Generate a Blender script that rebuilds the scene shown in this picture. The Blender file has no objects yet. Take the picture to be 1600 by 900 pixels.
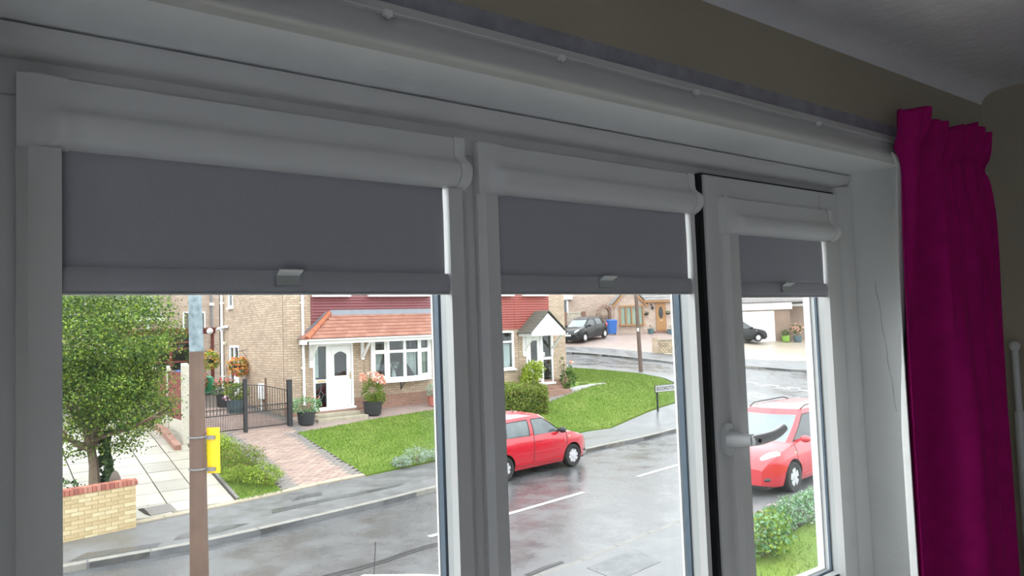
import bpy, bmesh, math, random
import numpy as np
from mathutils import Vector, Matrix

SC = bpy.context.scene
COL = SC.collection
random.seed(7)
RNG = np.random.default_rng(7)
EYE = 3.6                                   # camera height above the road, metres

# ------------------------------------------------------------------ camera
RIGHT = Vector((0.79493, -0.60562, -0.036136))
FWD = Vector((0.60668, 0.79306, 0.054651))
UP = -Vector((0.0044399, 0.0653667, -0.9978514))
cam_data = bpy.data.cameras.new('camera')
cam_data.sensor_width = 36.0
cam_data.lens = 36.0 * 1160.0 / 1600.0
cam_data.clip_start = 0.02
cam_data.clip_end = 400
cam = bpy.data.objects.new('camera', cam_data)
COL.objects.link(cam)
cam.matrix_world = Matrix(((RIGHT.x, UP.x, -FWD.x, 0.0), (RIGHT.y, UP.y, -FWD.y, 0.0),
                           (RIGHT.z, UP.z, -FWD.z, EYE), (0, 0, 0, 1)))
SC.camera = cam

# ------------------------------------------------------------------ overcast sky and exposure
world = bpy.data.worlds.new('overcast_sky')
SC.world = world
world.use_nodes = True
wn = world.node_tree
for n in list(wn.nodes):
    wn.nodes.remove(n)
w_out = wn.nodes.new('ShaderNodeOutputWorld')
w_bg = wn.nodes.new('ShaderNodeBackground')
w_tc = wn.nodes.new('ShaderNodeTexCoord')
w_sep = wn.nodes.new('ShaderNodeSeparateXYZ')
w_map = wn.nodes.new('ShaderNodeMapRange')           # overcast sky: zenith brighter than horizon
w_map.inputs['From Min'].default_value = 0.0
w_map.inputs['From Max'].default_value = 1.0
w_map.inputs['To Min'].default_value = 3.4
w_map.inputs['To Max'].default_value = 5.2
wn.links.new(w_tc.outputs['Generated'], w_sep.inputs[0])
wn.links.new(w_sep.outputs['Z'], w_map.inputs['Value'])
wn.links.new(w_map.outputs[0], w_bg.inputs['Strength'])
w_bg.inputs['Color'].default_value = (0.93, 0.97, 1.0, 1)
wn.links.new(w_bg.outputs[0], w_out.inputs[0])

vs = SC.view_settings
vs.view_transform = 'Standard'
vs.look = 'None'
vs.gamma = 1.0
vs.exposure = 0.0
vs.use_curve_mapping = False
SC.display_settings.display_device = 'sRGB'

# ------------------------------------------------------------------ terrain (metres, road in front of the house = 0)
KX = [-20, 1.5, 3.3, 4.5, 5.9, 7.3, 8.9, 14.4, 16.6, 19.1, 30]
KY = [13.9, 13.9, 13.75, 13.85, 14.05, 14.28, 14.62, 15.75, 16.05, 16.4, 17.9]
def yk(X):
    return np.interp(X, KX, KY)              # far kerb line of our street
def near_z(X, Y):
    b = yk(X) + 2.25
    return np.where(Y < b, 0.0, np.clip((Y - b) / (21.6 - b), 0, 1) * 1.07 + np.clip(Y - 22, 0, 9) * .045)
FP = [(31.86, 34.33, 2.5), (35.1, 35.6, 2.8), (36.7, 36.9, 2.9), (39.9, 35.1, 2.95), (37, 36.7, 2.9), (33, 29.7, 1.8), (26, 24.4, 1.28),
      (24.8, 27.2, 1.48), (26.2, 22.4, 1.1), (28.5, 32.5, 2.05), (30.5, 28.5, 1.62), (31.4, 26.6, 1.35), (35.15, 25, .98), (36.4, 24, .8),
      (37.8, 23, .6), (30.6, 21.6, .52), (31.9, 19.35, .2), (26.6, 18.3, .1), (24.5, 17.4, .04), (28.7, 20.5, .52), (46.3, 32.8, 2.0),
      (48, 31.5, 1.95), (50.7, 30.7, 1.95), (46.2, 31.6, 1.76), (38.6, 25.5, 1.05), (19.4, 22.1, 1.3), (22, 24, 1.35), (22, 20, .85),
      (22, 16.5, .03), (22, 12, 0), (22, 6, 0), (34, 12, 0), (44, 20, .6), (24.5, 19.8, .62), (40, 45, 3.3), (25, 40, 2.2), (60, 30, 2.2),
      (60, 10, 0), (30, 0, 0)]
for _x in (14, 16, 18):
    for _y in (2, 8, 12, 15.5, 17.5, 18.5, 20, 21.6, 26, 32):
        FP.append((_x, _y, float(near_z(_x, _y))))
FP = np.array(FP)
_n = len(FP)
_A = np.zeros((_n + 1, _n + 1))
_A[:_n, :_n] = np.linalg.norm(FP[:, None, :2] - FP[None, :, :2], axis=2)
_A[:_n, _n] = 1
_A[_n, :_n] = 1
_S = np.linalg.solve(_A, np.append(FP[:, 2], 0))
def far_z(X, Y):
    X = np.asarray(X, float); Y = np.asarray(Y, float)
    d = np.hypot(X[..., None] - FP[:, 0], Y[..., None] - FP[:, 1])
    return d @ _S[:_n] + _S[_n]
def H(X, Y):
    t = np.clip((np.asarray(X, float) - 15) / 3, 0, 1)
    t = t * t * (3 - 2 * t)
    return near_z(X, Y) * (1 - t) + far_z(X, Y) * t
def hz(x, y):
    return float(H(x, y))

# ------------------------------------------------------------------ materials
MATS = {}
def _new(name):
    m = bpy.data.materials.new(name)
    m.use_nodes = True
    MATS[name] = m
    nt = m.node_tree
    return m, nt, nt.nodes['Principled BSDF']
def _rgba(c):
    return (c[0], c[1], c[2], 1)
def srgb(r, g, b):
    f = lambda v: (v / 255 / 12.92) if v / 255 <= .04045 else ((v / 255 + .055) / 1.055) ** 2.4
    return (f(r), f(g), f(b))
def mat(name, col, rough=.6, var=.12, scale=6, bump=0., bscale=40, metal=0., spec=.5, col2=None, coat=0., detail=4):
    m, nt, b = _new(name)
    b.inputs['Roughness'].default_value = rough
    b.inputs['Metallic'].default_value = metal
    b.inputs['Specular IOR Level'].default_value = spec
    b.inputs['Coat Weight'].default_value = coat
    tc = nt.nodes.new('ShaderNodeTexCoord')
    if var or col2:
        nz = nt.nodes.new('ShaderNodeTexNoise')
        nz.inputs['Scale'].default_value = scale
        nz.inputs['Detail'].default_value = detail
        nt.links.new(tc.outputs['Object'], nz.inputs['Vector'])
        r = nt.nodes.new('ShaderNodeValToRGB')
        r.color_ramp.elements[0].position = .3
        r.color_ramp.elements[1].position = .7
        c2 = col2 or tuple(min(1, v * (1 + var)) for v in col)
        c1 = col if col2 else tuple(v * (1 - var) for v in col)
        r.color_ramp.elements[0].color = _rgba(c1)
        r.color_ramp.elements[1].color = _rgba(c2)
        nt.links.new(nz.outputs['Fac'], r.inputs['Fac'])
        nt.links.new(r.outputs['Color'], b.inputs['Base Color'])
    else:
        b.inputs['Base Color'].default_value = _rgba(col)
    if bump:
        n2 = nt.nodes.new('ShaderNodeTexNoise')
        n2.inputs['Scale'].default_value = bscale
        n2.inputs['Detail'].default_value = 3
        nt.links.new(tc.outputs['Object'], n2.inputs['Vector'])
        bp = nt.nodes.new('ShaderNodeBump')
        bp.inputs['Strength'].default_value = bump
        bp.inputs['Distance'].default_value = .02
        nt.links.new(n2.outputs['Fac'], bp.inputs['Height'])
        nt.links.new(bp.outputs[0], b.inputs['Normal'])
    return m
def brick_mat(name, c1, c2, mortar, bw=.225, bh=.075, ms=.01):
    m, nt, b = _new(name)
    b.inputs['Roughness'].default_value = .85
    uv = nt.nodes.new('ShaderNodeUVMap')
    bt = nt.nodes.new('ShaderNodeTexBrick')
    bt.inputs['Scale'].default_value = 1
    bt.inputs['Brick Width'].default_value = bw
    bt.inputs['Row Height'].default_value = bh
    bt.inputs['Mortar Size'].default_value = ms
    bt.inputs['Mortar Smooth'].default_value = .2
    bt.inputs['Bias'].default_value = -.1
    bt.inputs['Color1'].default_value = _rgba(c1)
    bt.inputs['Color2'].default_value = _rgba(c2)
    bt.inputs['Mortar'].default_value = _rgba(mortar)
    nt.links.new(uv.outputs[0], bt.inputs['Vector'])
    nz = nt.nodes.new('ShaderNodeTexNoise')
    nz.inputs['Scale'].default_value = 1.2
    nz.inputs['Detail'].default_value = 6
    nt.links.new(uv.outputs[0], nz.inputs['Vector'])
    mx = nt.nodes.new('ShaderNodeMix')
    mx.data_type = 'RGBA'
    mx.blend_type = 'OVERLAY'
    mx.inputs[0].default_value = .25
    nt.links.new(bt.outputs['Color'], mx.inputs[6])
    nt.links.new(nz.outputs['Fac'], mx.inputs[7])
    nt.links.new(mx.outputs[2], b.inputs['Base Color'])
    bp = nt.nodes.new('ShaderNodeBump')
    bp.inputs['Strength'].default_value = .5
    bp.inputs['Distance'].default_value = .008
    bp.invert = True
    nt.links.new(bt.outputs['Fac'], bp.inputs['Height'])
    nt.links.new(bp.outputs[0], b.inputs['Normal'])
    return m
def leaf_mat(name, c, c2, transl=.35, rough=.45):
    m = bpy.data.materials.new(name)
    m.use_nodes = True
    MATS[name] = m
    nt = m.node_tree
    b = nt.nodes['Principled BSDF']
    b.inputs['Roughness'].default_value = rough
    b.inputs['Specular IOR Level'].default_value = .35
    out = nt.nodes['Material Output']
    tc = nt.nodes.new('ShaderNodeTexCoord')
    nz = nt.nodes.new('ShaderNodeTexNoise')
    nz.inputs['Scale'].default_value = 5
    nz.inputs['Detail'].default_value = 5
    nt.links.new(tc.outputs['Object'], nz.inputs['Vector'])
    r = nt.nodes.new('ShaderNodeValToRGB')
    r.color_ramp.elements[0].position = .35
    r.color_ramp.elements[1].position = .65
    r.color_ramp.elements[0].color = _rgba(c)
    r.color_ramp.elements[1].color = _rgba(c2)
    nt.links.new(nz.outputs['Fac'], r.inputs['Fac'])
    nt.links.new(r.outputs['Color'], b.inputs['Base Color'])
    tr = nt.nodes.new('ShaderNodeBsdfTranslucent')
    nt.links.new(r.outputs['Color'], tr.inputs['Color'])
    mx = nt.nodes.new('ShaderNodeMixShader')
    mx.inputs[0].default_value = transl
    nt.links.new(b.outputs[0], mx.inputs[1])
    nt.links.new(tr.outputs[0], mx.inputs[2])
    nt.links.new(mx.outputs[0], out.inputs[0])
    return m
def glass_mat(name, tint=(.99, .995, .993), ior=1.5, rough=0.0, mul=1.0):
    """thin clear pane: transmits straight through, reflects by Fresnel"""
    m = bpy.data.materials.new(name)
    m.use_nodes = True
    MATS[name] = m
    nt = m.node_tree
    for n in list(nt.nodes):
        nt.nodes.remove(n)
    out = nt.nodes.new('ShaderNodeOutputMaterial')
    tr = nt.nodes.new('ShaderNodeBsdfTransparent')
    tr.inputs[0].default_value = _rgba(tint)
    gl = nt.nodes.new('ShaderNodeBsdfGlossy')
    gl.inputs['Roughness'].default_value = rough
    ge = nt.nodes.new('ShaderNodeNewGeometry')          # Schlick reflectance, the same from both sides of the sheet
    dt = nt.nodes.new('ShaderNodeVectorMath'); dt.operation = 'DOT_PRODUCT'
    nt.links.new(ge.outputs['Normal'], dt.inputs[0]); nt.links.new(ge.outputs['Incoming'], dt.inputs[1])
    ab = nt.nodes.new('ShaderNodeMath'); ab.operation = 'ABSOLUTE'
    nt.links.new(dt.outputs['Value'], ab.inputs[0])
    om = nt.nodes.new('ShaderNodeMath'); om.operation = 'SUBTRACT'; om.inputs[0].default_value = 1.0
    nt.links.new(ab.outputs[0], om.inputs[1])
    pw = nt.nodes.new('ShaderNodeMath'); pw.operation = 'POWER'; pw.inputs[1].default_value = 5.0
    nt.links.new(om.outputs[0], pw.inputs[0])
    f0 = ((ior - 1) / (ior + 1)) ** 2 * mul
    fr = nt.nodes.new('ShaderNodeMath'); fr.operation = 'MULTIPLY_ADD'
    fr.inputs[1].default_value = 1 - f0; fr.inputs[2].default_value = f0
    nt.links.new(pw.outputs[0], fr.inputs[0])
    mx = nt.nodes.new('ShaderNodeMixShader')
    nt.links.new(fr.outputs[0], mx.inputs[0])
    nt.links.new(tr.outputs[0], mx.inputs[1])
    nt.links.new(gl.outputs[0], mx.inputs[2])
    nt.links.new(mx.outputs[0], out.inputs[0])
    return m

def wet_mat(name, c, c2, r0, r1, scale=1.2, spec=.5):
    """wet tarmac: film of water in patches makes it darker and glossier"""
    m, nt, b = _new(name)
    tc = nt.nodes.new('ShaderNodeTexCoord')
    nz = nt.nodes.new('ShaderNodeTexNoise')
    nz.inputs['Scale'].default_value = scale
    nz.inputs['Detail'].default_value = 7
    nz.inputs['Roughness'].default_value = .65
    nt.links.new(tc.outputs['Object'], nz.inputs['Vector'])
    mr = nt.nodes.new('ShaderNodeMapRange')
    mr.inputs['From Min'].default_value = .38
    mr.inputs['From Max'].default_value = .62
    mr.inputs['To Min'].default_value = r0
    mr.inputs['To Max'].default_value = r1
    nt.links.new(nz.outputs['Fac'], mr.inputs['Value'])
    nt.links.new(mr.outputs[0], b.inputs['Roughness'])
    r = nt.nodes.new('ShaderNodeValToRGB')
    r.color_ramp.elements[0].position = .35
    r.color_ramp.elements[1].position = .65
    r.color_ramp.elements[0].color = _rgba(c)
    r.color_ramp.elements[1].color = _rgba(c2)
    n2 = nt.nodes.new('ShaderNodeTexNoise')
    n2.inputs['Scale'].default_value = 60
    n2.inputs['Detail'].default_value = 3
    nt.links.new(tc.outputs['Object'], n2.inputs['Vector'])
    nt.links.new(nz.outputs['Fac'], r.inputs['Fac'])
    nt.links.new(r.outputs['Color'], b.inputs['Base Color'])
    bp = nt.nodes.new('ShaderNodeBump')
    bp.inputs['Strength'].default_value = .12
    bp.inputs['Distance'].default_value = .01
    nt.links.new(n2.outputs['Fac'], bp.inputs['Height'])
    nt.links.new(bp.outputs[0], b.inputs['Normal'])
    b.inputs['Specular IOR Level'].default_value = spec
    return m

# interior
mat('upvc', (.74, .74, .74), .35, .02, 3)
mat('upvc_blind', (.74, .735, .73), .38, .02, 3)
mat('cassette_white', (.80, .80, .80), .26, .02, 3)
mat('cap_white', (.86, .86, .86), .28, .02, 3)
mat('blind_fabric', (.44, .44, .49), .85, .03, 300, bump=.05, bscale=900)
mat('hem_fabric', (.46, .46, .50), .8, .03, 300)
glass_mat('clear_plastic', (.86, .87, .87), 1.6, .08)
mat('tab_base', (.52, .55, .53), .2, .03, 20)
mat('tab_plastic', (.82, .85, .85), .15, .03, 20)
mat('seal_and_gap', (.012, .013, .015), .6, 0)
mat('spacer', srgb(72, 92, 110), .45, .05, 60)
mat('bead_grey', (.60, .62, .62), .4, .03, 5)
mat('plaster', (.88, .89, .90), .8, .04, 4, bump=.15, bscale=25)
mat('wall_paint', srgb(168, 160, 142), .85, .05, 3, bump=.1, bscale=60)
mat('ceiling_paint', (.78, .77, .80), .9, .06, 2, bump=.2, bscale=30)
mat('bare_strip', srgb(150, 150, 160), .85, .15, 30, bump=.2, bscale=80)
mat('crack_dark', (.36, .36, .36), .9, 0)
mat('rail_white', (.56, .56, .56), .4, .03, 5)
mat('glider_white', (.8, .8, .8), .35, 0)
mat('curtain_magenta', srgb(166, 6, 106), .75, .12, 30, bump=.15, bscale=400, spec=.2)
mat('curtain_lining', (.8, .8, .78), .8, .03, 30)
mat('carpet', (.50, .51, .54), .95, .1, 80)
mat('handle_white', (.72, .73, .73), .25, .02, 4)
glass_mat('window_glass')
glass_mat('house_glass', (.80, .85, .85), 1.55)
glass_mat('drop_water', (.9, .92, .93), 1.33, .03)
# outdoors
brick_mat('brick_buff', srgb(190, 170, 148), srgb(166, 144, 122), srgb(142, 128, 112))
brick_mat('brick_plinth', srgb(150, 108, 92), srgb(128, 92, 80), srgb(150, 135, 120))
brick_mat('brick_pink', srgb(194, 174, 160), srgb(172, 150, 136), srgb(160, 146, 134))
brick_mat('brick_rear', srgb(190, 168, 150), srgb(168, 146, 128), srgb(165, 150, 138))
brick_mat('brick_garage', srgb(146, 124, 108), srgb(128, 106, 92), srgb(132, 116, 104))
brick_mat('brick_dark', srgb(130, 92, 78), srgb(110, 76, 66), srgb(120, 105, 92))
brick_mat('stone_panel', srgb(190, 170, 140), srgb(140, 125, 105), srgb(110, 100, 86), .18, .11, .014)
mat('white_upvc', (.86, .87, .87), .3, .02, 3)
mat('white_paint', (.83, .83, .82), .5, .04, 5)
mat('cladding_maroon', srgb(116, 58, 62), .5, .08, 12)
mat('cladding_red', srgb(146, 70, 60), .5, .08, 12)
for i, c in enumerate([(150, 104, 87), (144, 98, 82), (156, 112, 95)]):
    mat('roof_tile_%d' % i, srgb(*c), .75, .12, 9)
mat('hip_tile', srgb(164, 96, 68), .7, .12, 8)
mat('lead', srgb(120, 124, 131), .5, .08, 8)
mat('tile_grey', srgb(98, 96, 88), .75, .2, 10)
mat('tile_far', srgb(118, 114, 112), .75, .2, 4)
mat('dark_interior', (.05, .047, .045), .9, .2, 4)  # near-black base colour stands in for unlit rooms
mat('net_curtain', (.78, .80, .78), .85, .06, 30)
mat('green_curtain', srgb(196, 206, 180), .85, .06, 30)
mat('stone_step', srgb(156, 148, 130), .8, .14, 6, bump=.2)
mat('tread_dark', srgb(120, 100, 86), .8, .15, 20)
mat('black_iron', (.018, .019, .022), .45, .1, 20)
mat('pot_black', (.03, .032, .036), .6, .15, 12)
mat('pot_terracotta', srgb(170, 96, 82), .8, .12, 12)
mat('pot_teal', srgb(70, 92, 98), .6, .12, 12)
mat('pot_lime', srgb(120, 160, 60), .6, .12, 12)
mat('soil', (.03, .022, .016), .95, .3, 40)
for i, c in enumerate([(188, 170, 132), (178, 158, 120), (194, 180, 144)]):
    mat('yellow_brick_%d' % i, srgb(*c), .85, .08, 14, bump=.2, bscale=120)
mat('mortar_yellow', srgb(176, 158, 124), .95, .1, 30)
for i, c in enumerate([(158, 96, 80), (140, 82, 70), (170, 116, 98)]):
    mat('coping_brick_%d' % i, srgb(*c), .8, .1, 20, bump=.2, bscale=120)
for i, c in enumerate([(166, 160, 147), (152, 147, 136), (174, 166, 151)]):
    mat('slab_%d' % i, srgb(*c), .38, .1, 3, bump=.1, bscale=60)
mat('slab_edge', srgb(150, 112, 98), .8, .15, 10)
for i, c in enumerate([(150, 128, 118), (140, 120, 112), (158, 138, 126)]):
    mat('paver_%d' % i, srgb(*c), .6, .1, 12, bump=.15, bscale=150)
mat('slab_wet', srgb(128, 127, 122), .3, .12, 4)
mat('paver_grey', srgb(118, 113, 109), .6, .1, 12, bump=.15, bscale=150)
mat('paver_joint', srgb(96, 86, 78), .9, .1, 30)
mat('edging_cream', srgb(158, 148, 130), .8, .12, 6)
wet_mat('wet_road', (.065, .067, .070), (.105, .107, .11), .16, .40, 1.1)
wet_mat('wet_pavement', (.10, .102, .106), (.155, .157, .16), .28, .55, 1.4)
wet_mat('wet_patch', (.06, .064, .07), (.075, .08, .086), .2, .4, 3)
mat('kerb_concrete', srgb(130, 127, 120), .6, .15, 6, bump=.2, bscale=80)
mat('kerb_wet', srgb(108, 106, 102), .4, .15, 6, bump=.2, bscale=80)
mat('sill_white', (.88, .88, .88), .4, .02, 4)
mat('road_paint', (.82, .83, .82), .5, .08, 20)
mat('tar', (.02, .02, .021), .4, .2, 20)
mat('lawn_green', srgb(88, 116, 38), .85, 0, .9, col2=srgb(112, 130, 58), bump=.15, bscale=60, spec=.2)
leaf_mat('grass_blade', srgb(84, 114, 36), srgb(114, 132, 58), .3)
mat('drive_brown', srgb(146, 130, 124), .45, .1, 2)
mat('drive_tan', srgb(158, 146, 130), .4, .12, 1.2)
mat('bounce_grey', (.55, .56, .58), .8, .06, 4)
mat('concrete_pale', srgb(206, 200, 180), .8, .1, 6, bump=.2, bscale=50)
mat('fence_brown', srgb(128, 66, 58), .75, .15, 12)
mat('fence_concrete', srgb(196, 190, 176), .85, .1, 8, bump=.4, bscale=30)
mat('post_brown', srgb(90, 70, 59), .7, .14, 9, bump=.12, bscale=80)
mat('galvanised', srgb(86, 100, 106), .5, 0, 18, metal=.2, col2=srgb(132, 146, 152), detail=8)
mat('steel_band', (.20, .20, .21), .4, .1, 20, metal=.5)
mat('sign_yellow', srgb(226, 184, 4), .4, .04, 6)
mat('bark', srgb(112, 98, 82), .9, .25, 12, bump=.6, bscale=25)
mat('twig', srgb(104, 80, 66), .9, .2, 12)
leaf_mat('leaf_bright', srgb(116, 142, 48), srgb(156, 174, 74))
leaf_mat('leaf_mid', srgb(72, 106, 36), srgb(102, 132, 52))
leaf_mat('leaf_deep', srgb(40, 68, 30), srgb(62, 92, 40))
leaf_mat('leaf_ivy', srgb(40, 66, 32), srgb(66, 92, 44), .15)
leaf_mat('leaf_silver', srgb(150, 162, 150), srgb(186, 194, 184), .2)
leaf_mat('leaf_sage', srgb(104, 150, 108), srgb(140, 180, 138), .25)
leaf_mat('leaf_yellowgreen', srgb(150, 172, 50), srgb(186, 200, 84))
leaf_mat('leaf_hedge', srgb(122, 138, 62), srgb(154, 164, 88))
leaf_mat('leaf_hedge_brown', srgb(120, 104, 66), srgb(140, 124, 80))
leaf_mat('petal_pink', srgb(226, 160, 140), srgb(238, 186, 164), .3)
leaf_mat('petal_orange', srgb(230, 150, 62), srgb(244, 182, 96), .3)
leaf_mat('petal_red', srgb(206, 70, 74), srgb(226, 110, 96), .3)
leaf_mat('petal_rose', srgb(226, 150, 196), srgb(240, 190, 220), .3)
leaf_mat('petal_white', srgb(230, 232, 226), srgb(246, 246, 242), .3)
mat('car_red', srgb(176, 22, 40), .22, .03, 2, coat=.8)
mat('car_red_light', srgb(190, 36, 48), .22, .03, 2, coat=.8)
mat('car_black', (.008, .009, .011), .3, .03, 2, coat=.25, spec=.3)
mat('car_white', (.82, .83, .84), .22, .02, 2, coat=.8)
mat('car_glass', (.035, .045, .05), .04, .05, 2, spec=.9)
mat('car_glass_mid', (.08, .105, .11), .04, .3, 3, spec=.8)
mat('car_glass_light', (.17, .215, .225), .04, .15, 3, spec=.9)  # paler base colour stands in for sky reflected in the windscreens
mat('car_trim', (.022, .022, .024), .55, .1, 20)
mat('car_lamp', (.75, .78, .80), .12, .1, 20, spec=.8)
mat('car_amber', srgb(230, 190, 150), .3, 0)
mat('tyre', (.018, .018, .019), .75, .15, 30)
mat('wheel_silver', (.62, .63, .65), .3, .05, 20, metal=.4)
mat('plate_white', (.8, .8, .78), .4, .03, 20)
mat('oak', srgb(150, 108, 64), .5, .14, 10)
mat('beam_brown', srgb(122, 62, 52), .6, .15, 10)
mat('bin_blue', srgb(36, 92, 164), .45, .06, 10)
mat('compost_green', srgb(34, 140, 96), .5, .06, 10)
mat('globe_white', (.88, .88, .86), .25, 0)
mat('pole_wood', srgb(104, 88, 80), .85, .2, 8, bump=.4, bscale=30)
mat('sign_white', (.42, .425, .42), .4, .03, 8)
mat('sign_black', (.02, .02, .022), .5, 0)
mat('brass', srgb(190, 168, 120), .4, .08, 10, metal=.4)
mat('block_screen', srgb(190, 184, 168), .85, .1, 10)
mat('arch_brick_0', srgb(158, 134, 120), .85, .1, 20)
mat('arch_brick_1', srgb(140, 116, 104), .85, .1, 20)
mat('garage_white', (.86, .86, .86), .35, .02, 3)

# ------------------------------------------------------------------ mesh building
ROOT = {}                                    # object name -> origin its meshes are relative to
def tag(o, label=None, cat=None, group=None, kind=None):
    if label: o['label'] = label
    if cat: o['category'] = cat
    if group: o['group'] = group
    if kind: o['kind'] = kind
    return o
def thing(name, loc, label, cat, group=None, rotz=0., kind=None):
    o = bpy.data.objects.new(name, None)
    o.empty_display_size = .1
    COL.objects.link(o)
    o.location = loc
    o.rotation_euler = (0, 0, rotz)
    ROOT[o.name] = Vector(loc)
    return tag(o, label, cat, group, kind)

class MB:
    def __init__(s):
        s.v = []; s.f = []; s.m = []
    def add(s, vs, fs, mi=0):
        n = len(s.v)
        s.v.extend([tuple(p) for p in vs])
        s.f.extend([tuple(i + n for i in f) for f in fs])
        s.m.extend([mi] * len(fs))
        return s
    def box(s, x0, x1, y0, y1, z0, z1, mi=0):
        v = [(x0, y0, z0), (x1, y0, z0), (x1, y1, z0), (x0, y1, z0), (x0, y0, z1), (x1, y0, z1), (x1, y1, z1), (x0, y1, z1)]
        return s.add(v, [(0, 3, 2, 1), (4, 5, 6, 7), (0, 1, 5, 4), (1, 2, 6, 5), (2, 3, 7, 6), (3, 0, 4, 7)], mi)
    def hexa(s, bot, top, mi=0):
        n = len(bot)
        fs = [tuple(range(n - 1, -1, -1)), tuple(range(n, 2 * n))]
        fs += [(i, (i + 1) % n, n + (i + 1) % n, n + i) for i in range(n)]
        return s.add(list(bot) + list(top), fs, mi)
    def bar(s, p0, p1, w, h, up=(0, 0, 1), mi=0):
        p0 = Vector(p0); p1 = Vector(p1)
        d = (p1 - p0).normalized()
        u = Vector(up)
        a = d.cross(u)
        if a.length < 1e-5:
            a = d.cross(Vector((1, 0, 0)))
        a.normalize()
        b = a.cross(d)
        q = [(-w / 2, -h / 2), (w / 2, -h / 2), (w / 2, h / 2), (-w / 2, h / 2)]
        return s.hexa([p0 + a * i + b * j for i, j in q], [p1 + a * i + b * j for i, j in q], mi)
    def tube(s, pts, rad, n=8, mi=0, caps=True, phase=0.):
        pts = [Vector(p) for p in pts]
        if not hasattr(rad, '__len__'):
            rad = [rad] * len(pts)
        rings = []
        ref = None
        for i, p in enumerate(pts):
            d = (pts[min(i + 1, len(pts) - 1)] - pts[max(i - 1, 0)])
            if d.length < 1e-9: d = Vector((0, 0, 1))
            d.normalize()
            if ref is None:
                ref = Vector((0, 0, 1)) if abs(d.z) < .9 else Vector((1, 0, 0))
            a = d.cross(ref)
            if a.length < 1e-6: a = d.orthogonal()
            a.normalize()
            b = d.cross(a)
            ref = -b if False else ref
            rings.append([p + (a * math.cos(phase + 2 * math.pi * k / n) + b * math.sin(phase + 2 * math.pi * k / n)) * rad[i] for k in range(n)])
        v = [q for r in rings for q in r]
        f = []
        for i in range(len(rings) - 1):
            for k in range(n):
                k2 = (k + 1) % n
                f.append((i * n + k, i * n + k2, (i + 1) * n + k2, (i + 1) * n + k))
        if caps:
            f.append(tuple(range(n - 1, -1, -1)))
            f.append(tuple((len(rings) - 1) * n + k for k in range(n)))
        return s.add(v, f, mi)
    def lathe(s, prof, c=(0, 0, 0), n=20, mi=0, axis='z', a0=0., a1=None):
        v = []; f = []
        full = a1 is None
        na = n if full else n + 1
        for r, h in prof:
            for k in range(na):
                t = a0 + (2 * math.pi if full else a1 - a0) * k / n
                if axis == 'z': q = (c[0] + r * math.cos(t), c[1] + r * math.sin(t), c[2] + h)
                elif axis == 'y': q = (c[0] + r * math.cos(t), c[1] + h, c[2] + r * math.sin(t))
                else: q = (c[0] + h, c[1] + r * math.cos(t), c[2] + r * math.sin(t))
                v.append(q)
        for i in range(len(prof) - 1):
            for k in range(n):
                k2 = (k + 1) % na
                f.append((i * na + k, i * na + k2, (i + 1) * na + k2, (i + 1) * na + k))
        return s.add(v, f, mi)
    def ball(s, c, r, n=12, m=8, mi=0):
        rx, ry, rz = (r, r, r) if not hasattr(r, '__len__') else r
        v = []; f = []
        for i in range(m + 1):
            t = math.pi * i / m
            for k in range(n):
                p = 2 * math.pi * k / n
                v.append((c[0] + rx * math.sin(t) * math.cos(p), c[1] + ry * math.sin(t) * math.sin(p), c[2] + rz * math.cos(t)))
        for i in range(m):
            for k in range(n):
                k2 = (k + 1) % n
                f.append((i * n + k, (i + 1) * n + k, (i + 1) * n + k2, i * n + k2))
        return s.add(v, f, mi)
    def prism(s, poly, axis, a, b, mi=0):
        """poly: 2-D points; axis x: (y,z), y: (x,z), z: (x,y); extruded from a to b"""
        g = {'x': lambda p, t: (t, p[0], p[1]), 'y': lambda p, t: (p[0], t, p[1]), 'z': lambda p, t: (p[0], p[1], t)}[axis]
        return s.hexa([g(p, a) for p in poly], [g(p, b) for p in poly], mi)
    def grid(s, rows, mi=0, close=False):
        nr = len(rows); nc = len(rows[0])
        v = [p for r in rows for p in r]
        f = []
        for i in range(nr - 1):
            for j in range(nc if close else nc - 1):
                j2 = (j + 1) % nc
                f.append((i * nc + j, i * nc + j2, (i + 1) * nc + j2, (i + 1) * nc + j))
        return s.add(v, f, mi)
    def xform(s, mtx):
        s.v = [tuple(mtx @ Vector(p)) for p in s.v]
        return s
    def build(s, name, mats, parent=None, local=False, smooth=False, bevel=0., uv=False, loc=None, fix=True, seg=2, sharp=40):
        if not isinstance(mats, (list, tuple)): mats = [mats]
        org = Vector((0, 0, 0))
        if not local:
            if parent is not None: org = ROOT.get(parent.name, org)
            elif loc is not None: org = Vector(loc)
        me = bpy.data.meshes.new(name)
        me.from_pydata([(p[0] - org.x, p[1] - org.y, p[2] - org.z) for p in s.v], [], s.f)
        for m in mats: me.materials.append(MATS[m])
        if len(mats) > 1: me.polygons.foreach_set('material_index', s.m)
        if fix:
            bm = bmesh.new(); bm.from_mesh(me)
            bmesh.ops.recalc_face_normals(bm, faces=bm.faces)
            bm.to_mesh(me); bm.free()
        if uv:
            uvl = me.uv_layers.new(name='UVMap')
            for p in me.polygons:
                n = p.normal
                ax = max(range(3), key=lambda i: abs(n[i]))
                for li in p.loop_indices:
                    q = me.vertices[me.loops[li].vertex_index].co + org
                    if ax == 2: t = (q.x, q.y)
                    elif ax == 1 : t = (q.x, q.z)
                    else: t = (q.y, q.z)
                    if uv == 'diag' and ax != 2:
                        t = (q.x * .877 - q.y * .48, q.z)
                    uvl.data[li].uv = t
        if smooth:
            me.polygons.foreach_set('use_smooth', [True] * len(me.polygons))
            me.set_sharp_from_angle(angle=math.radians(sharp))
        me.update()
        o = bpy.data.objects.new(name, me)
        COL.objects.link(o)
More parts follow.
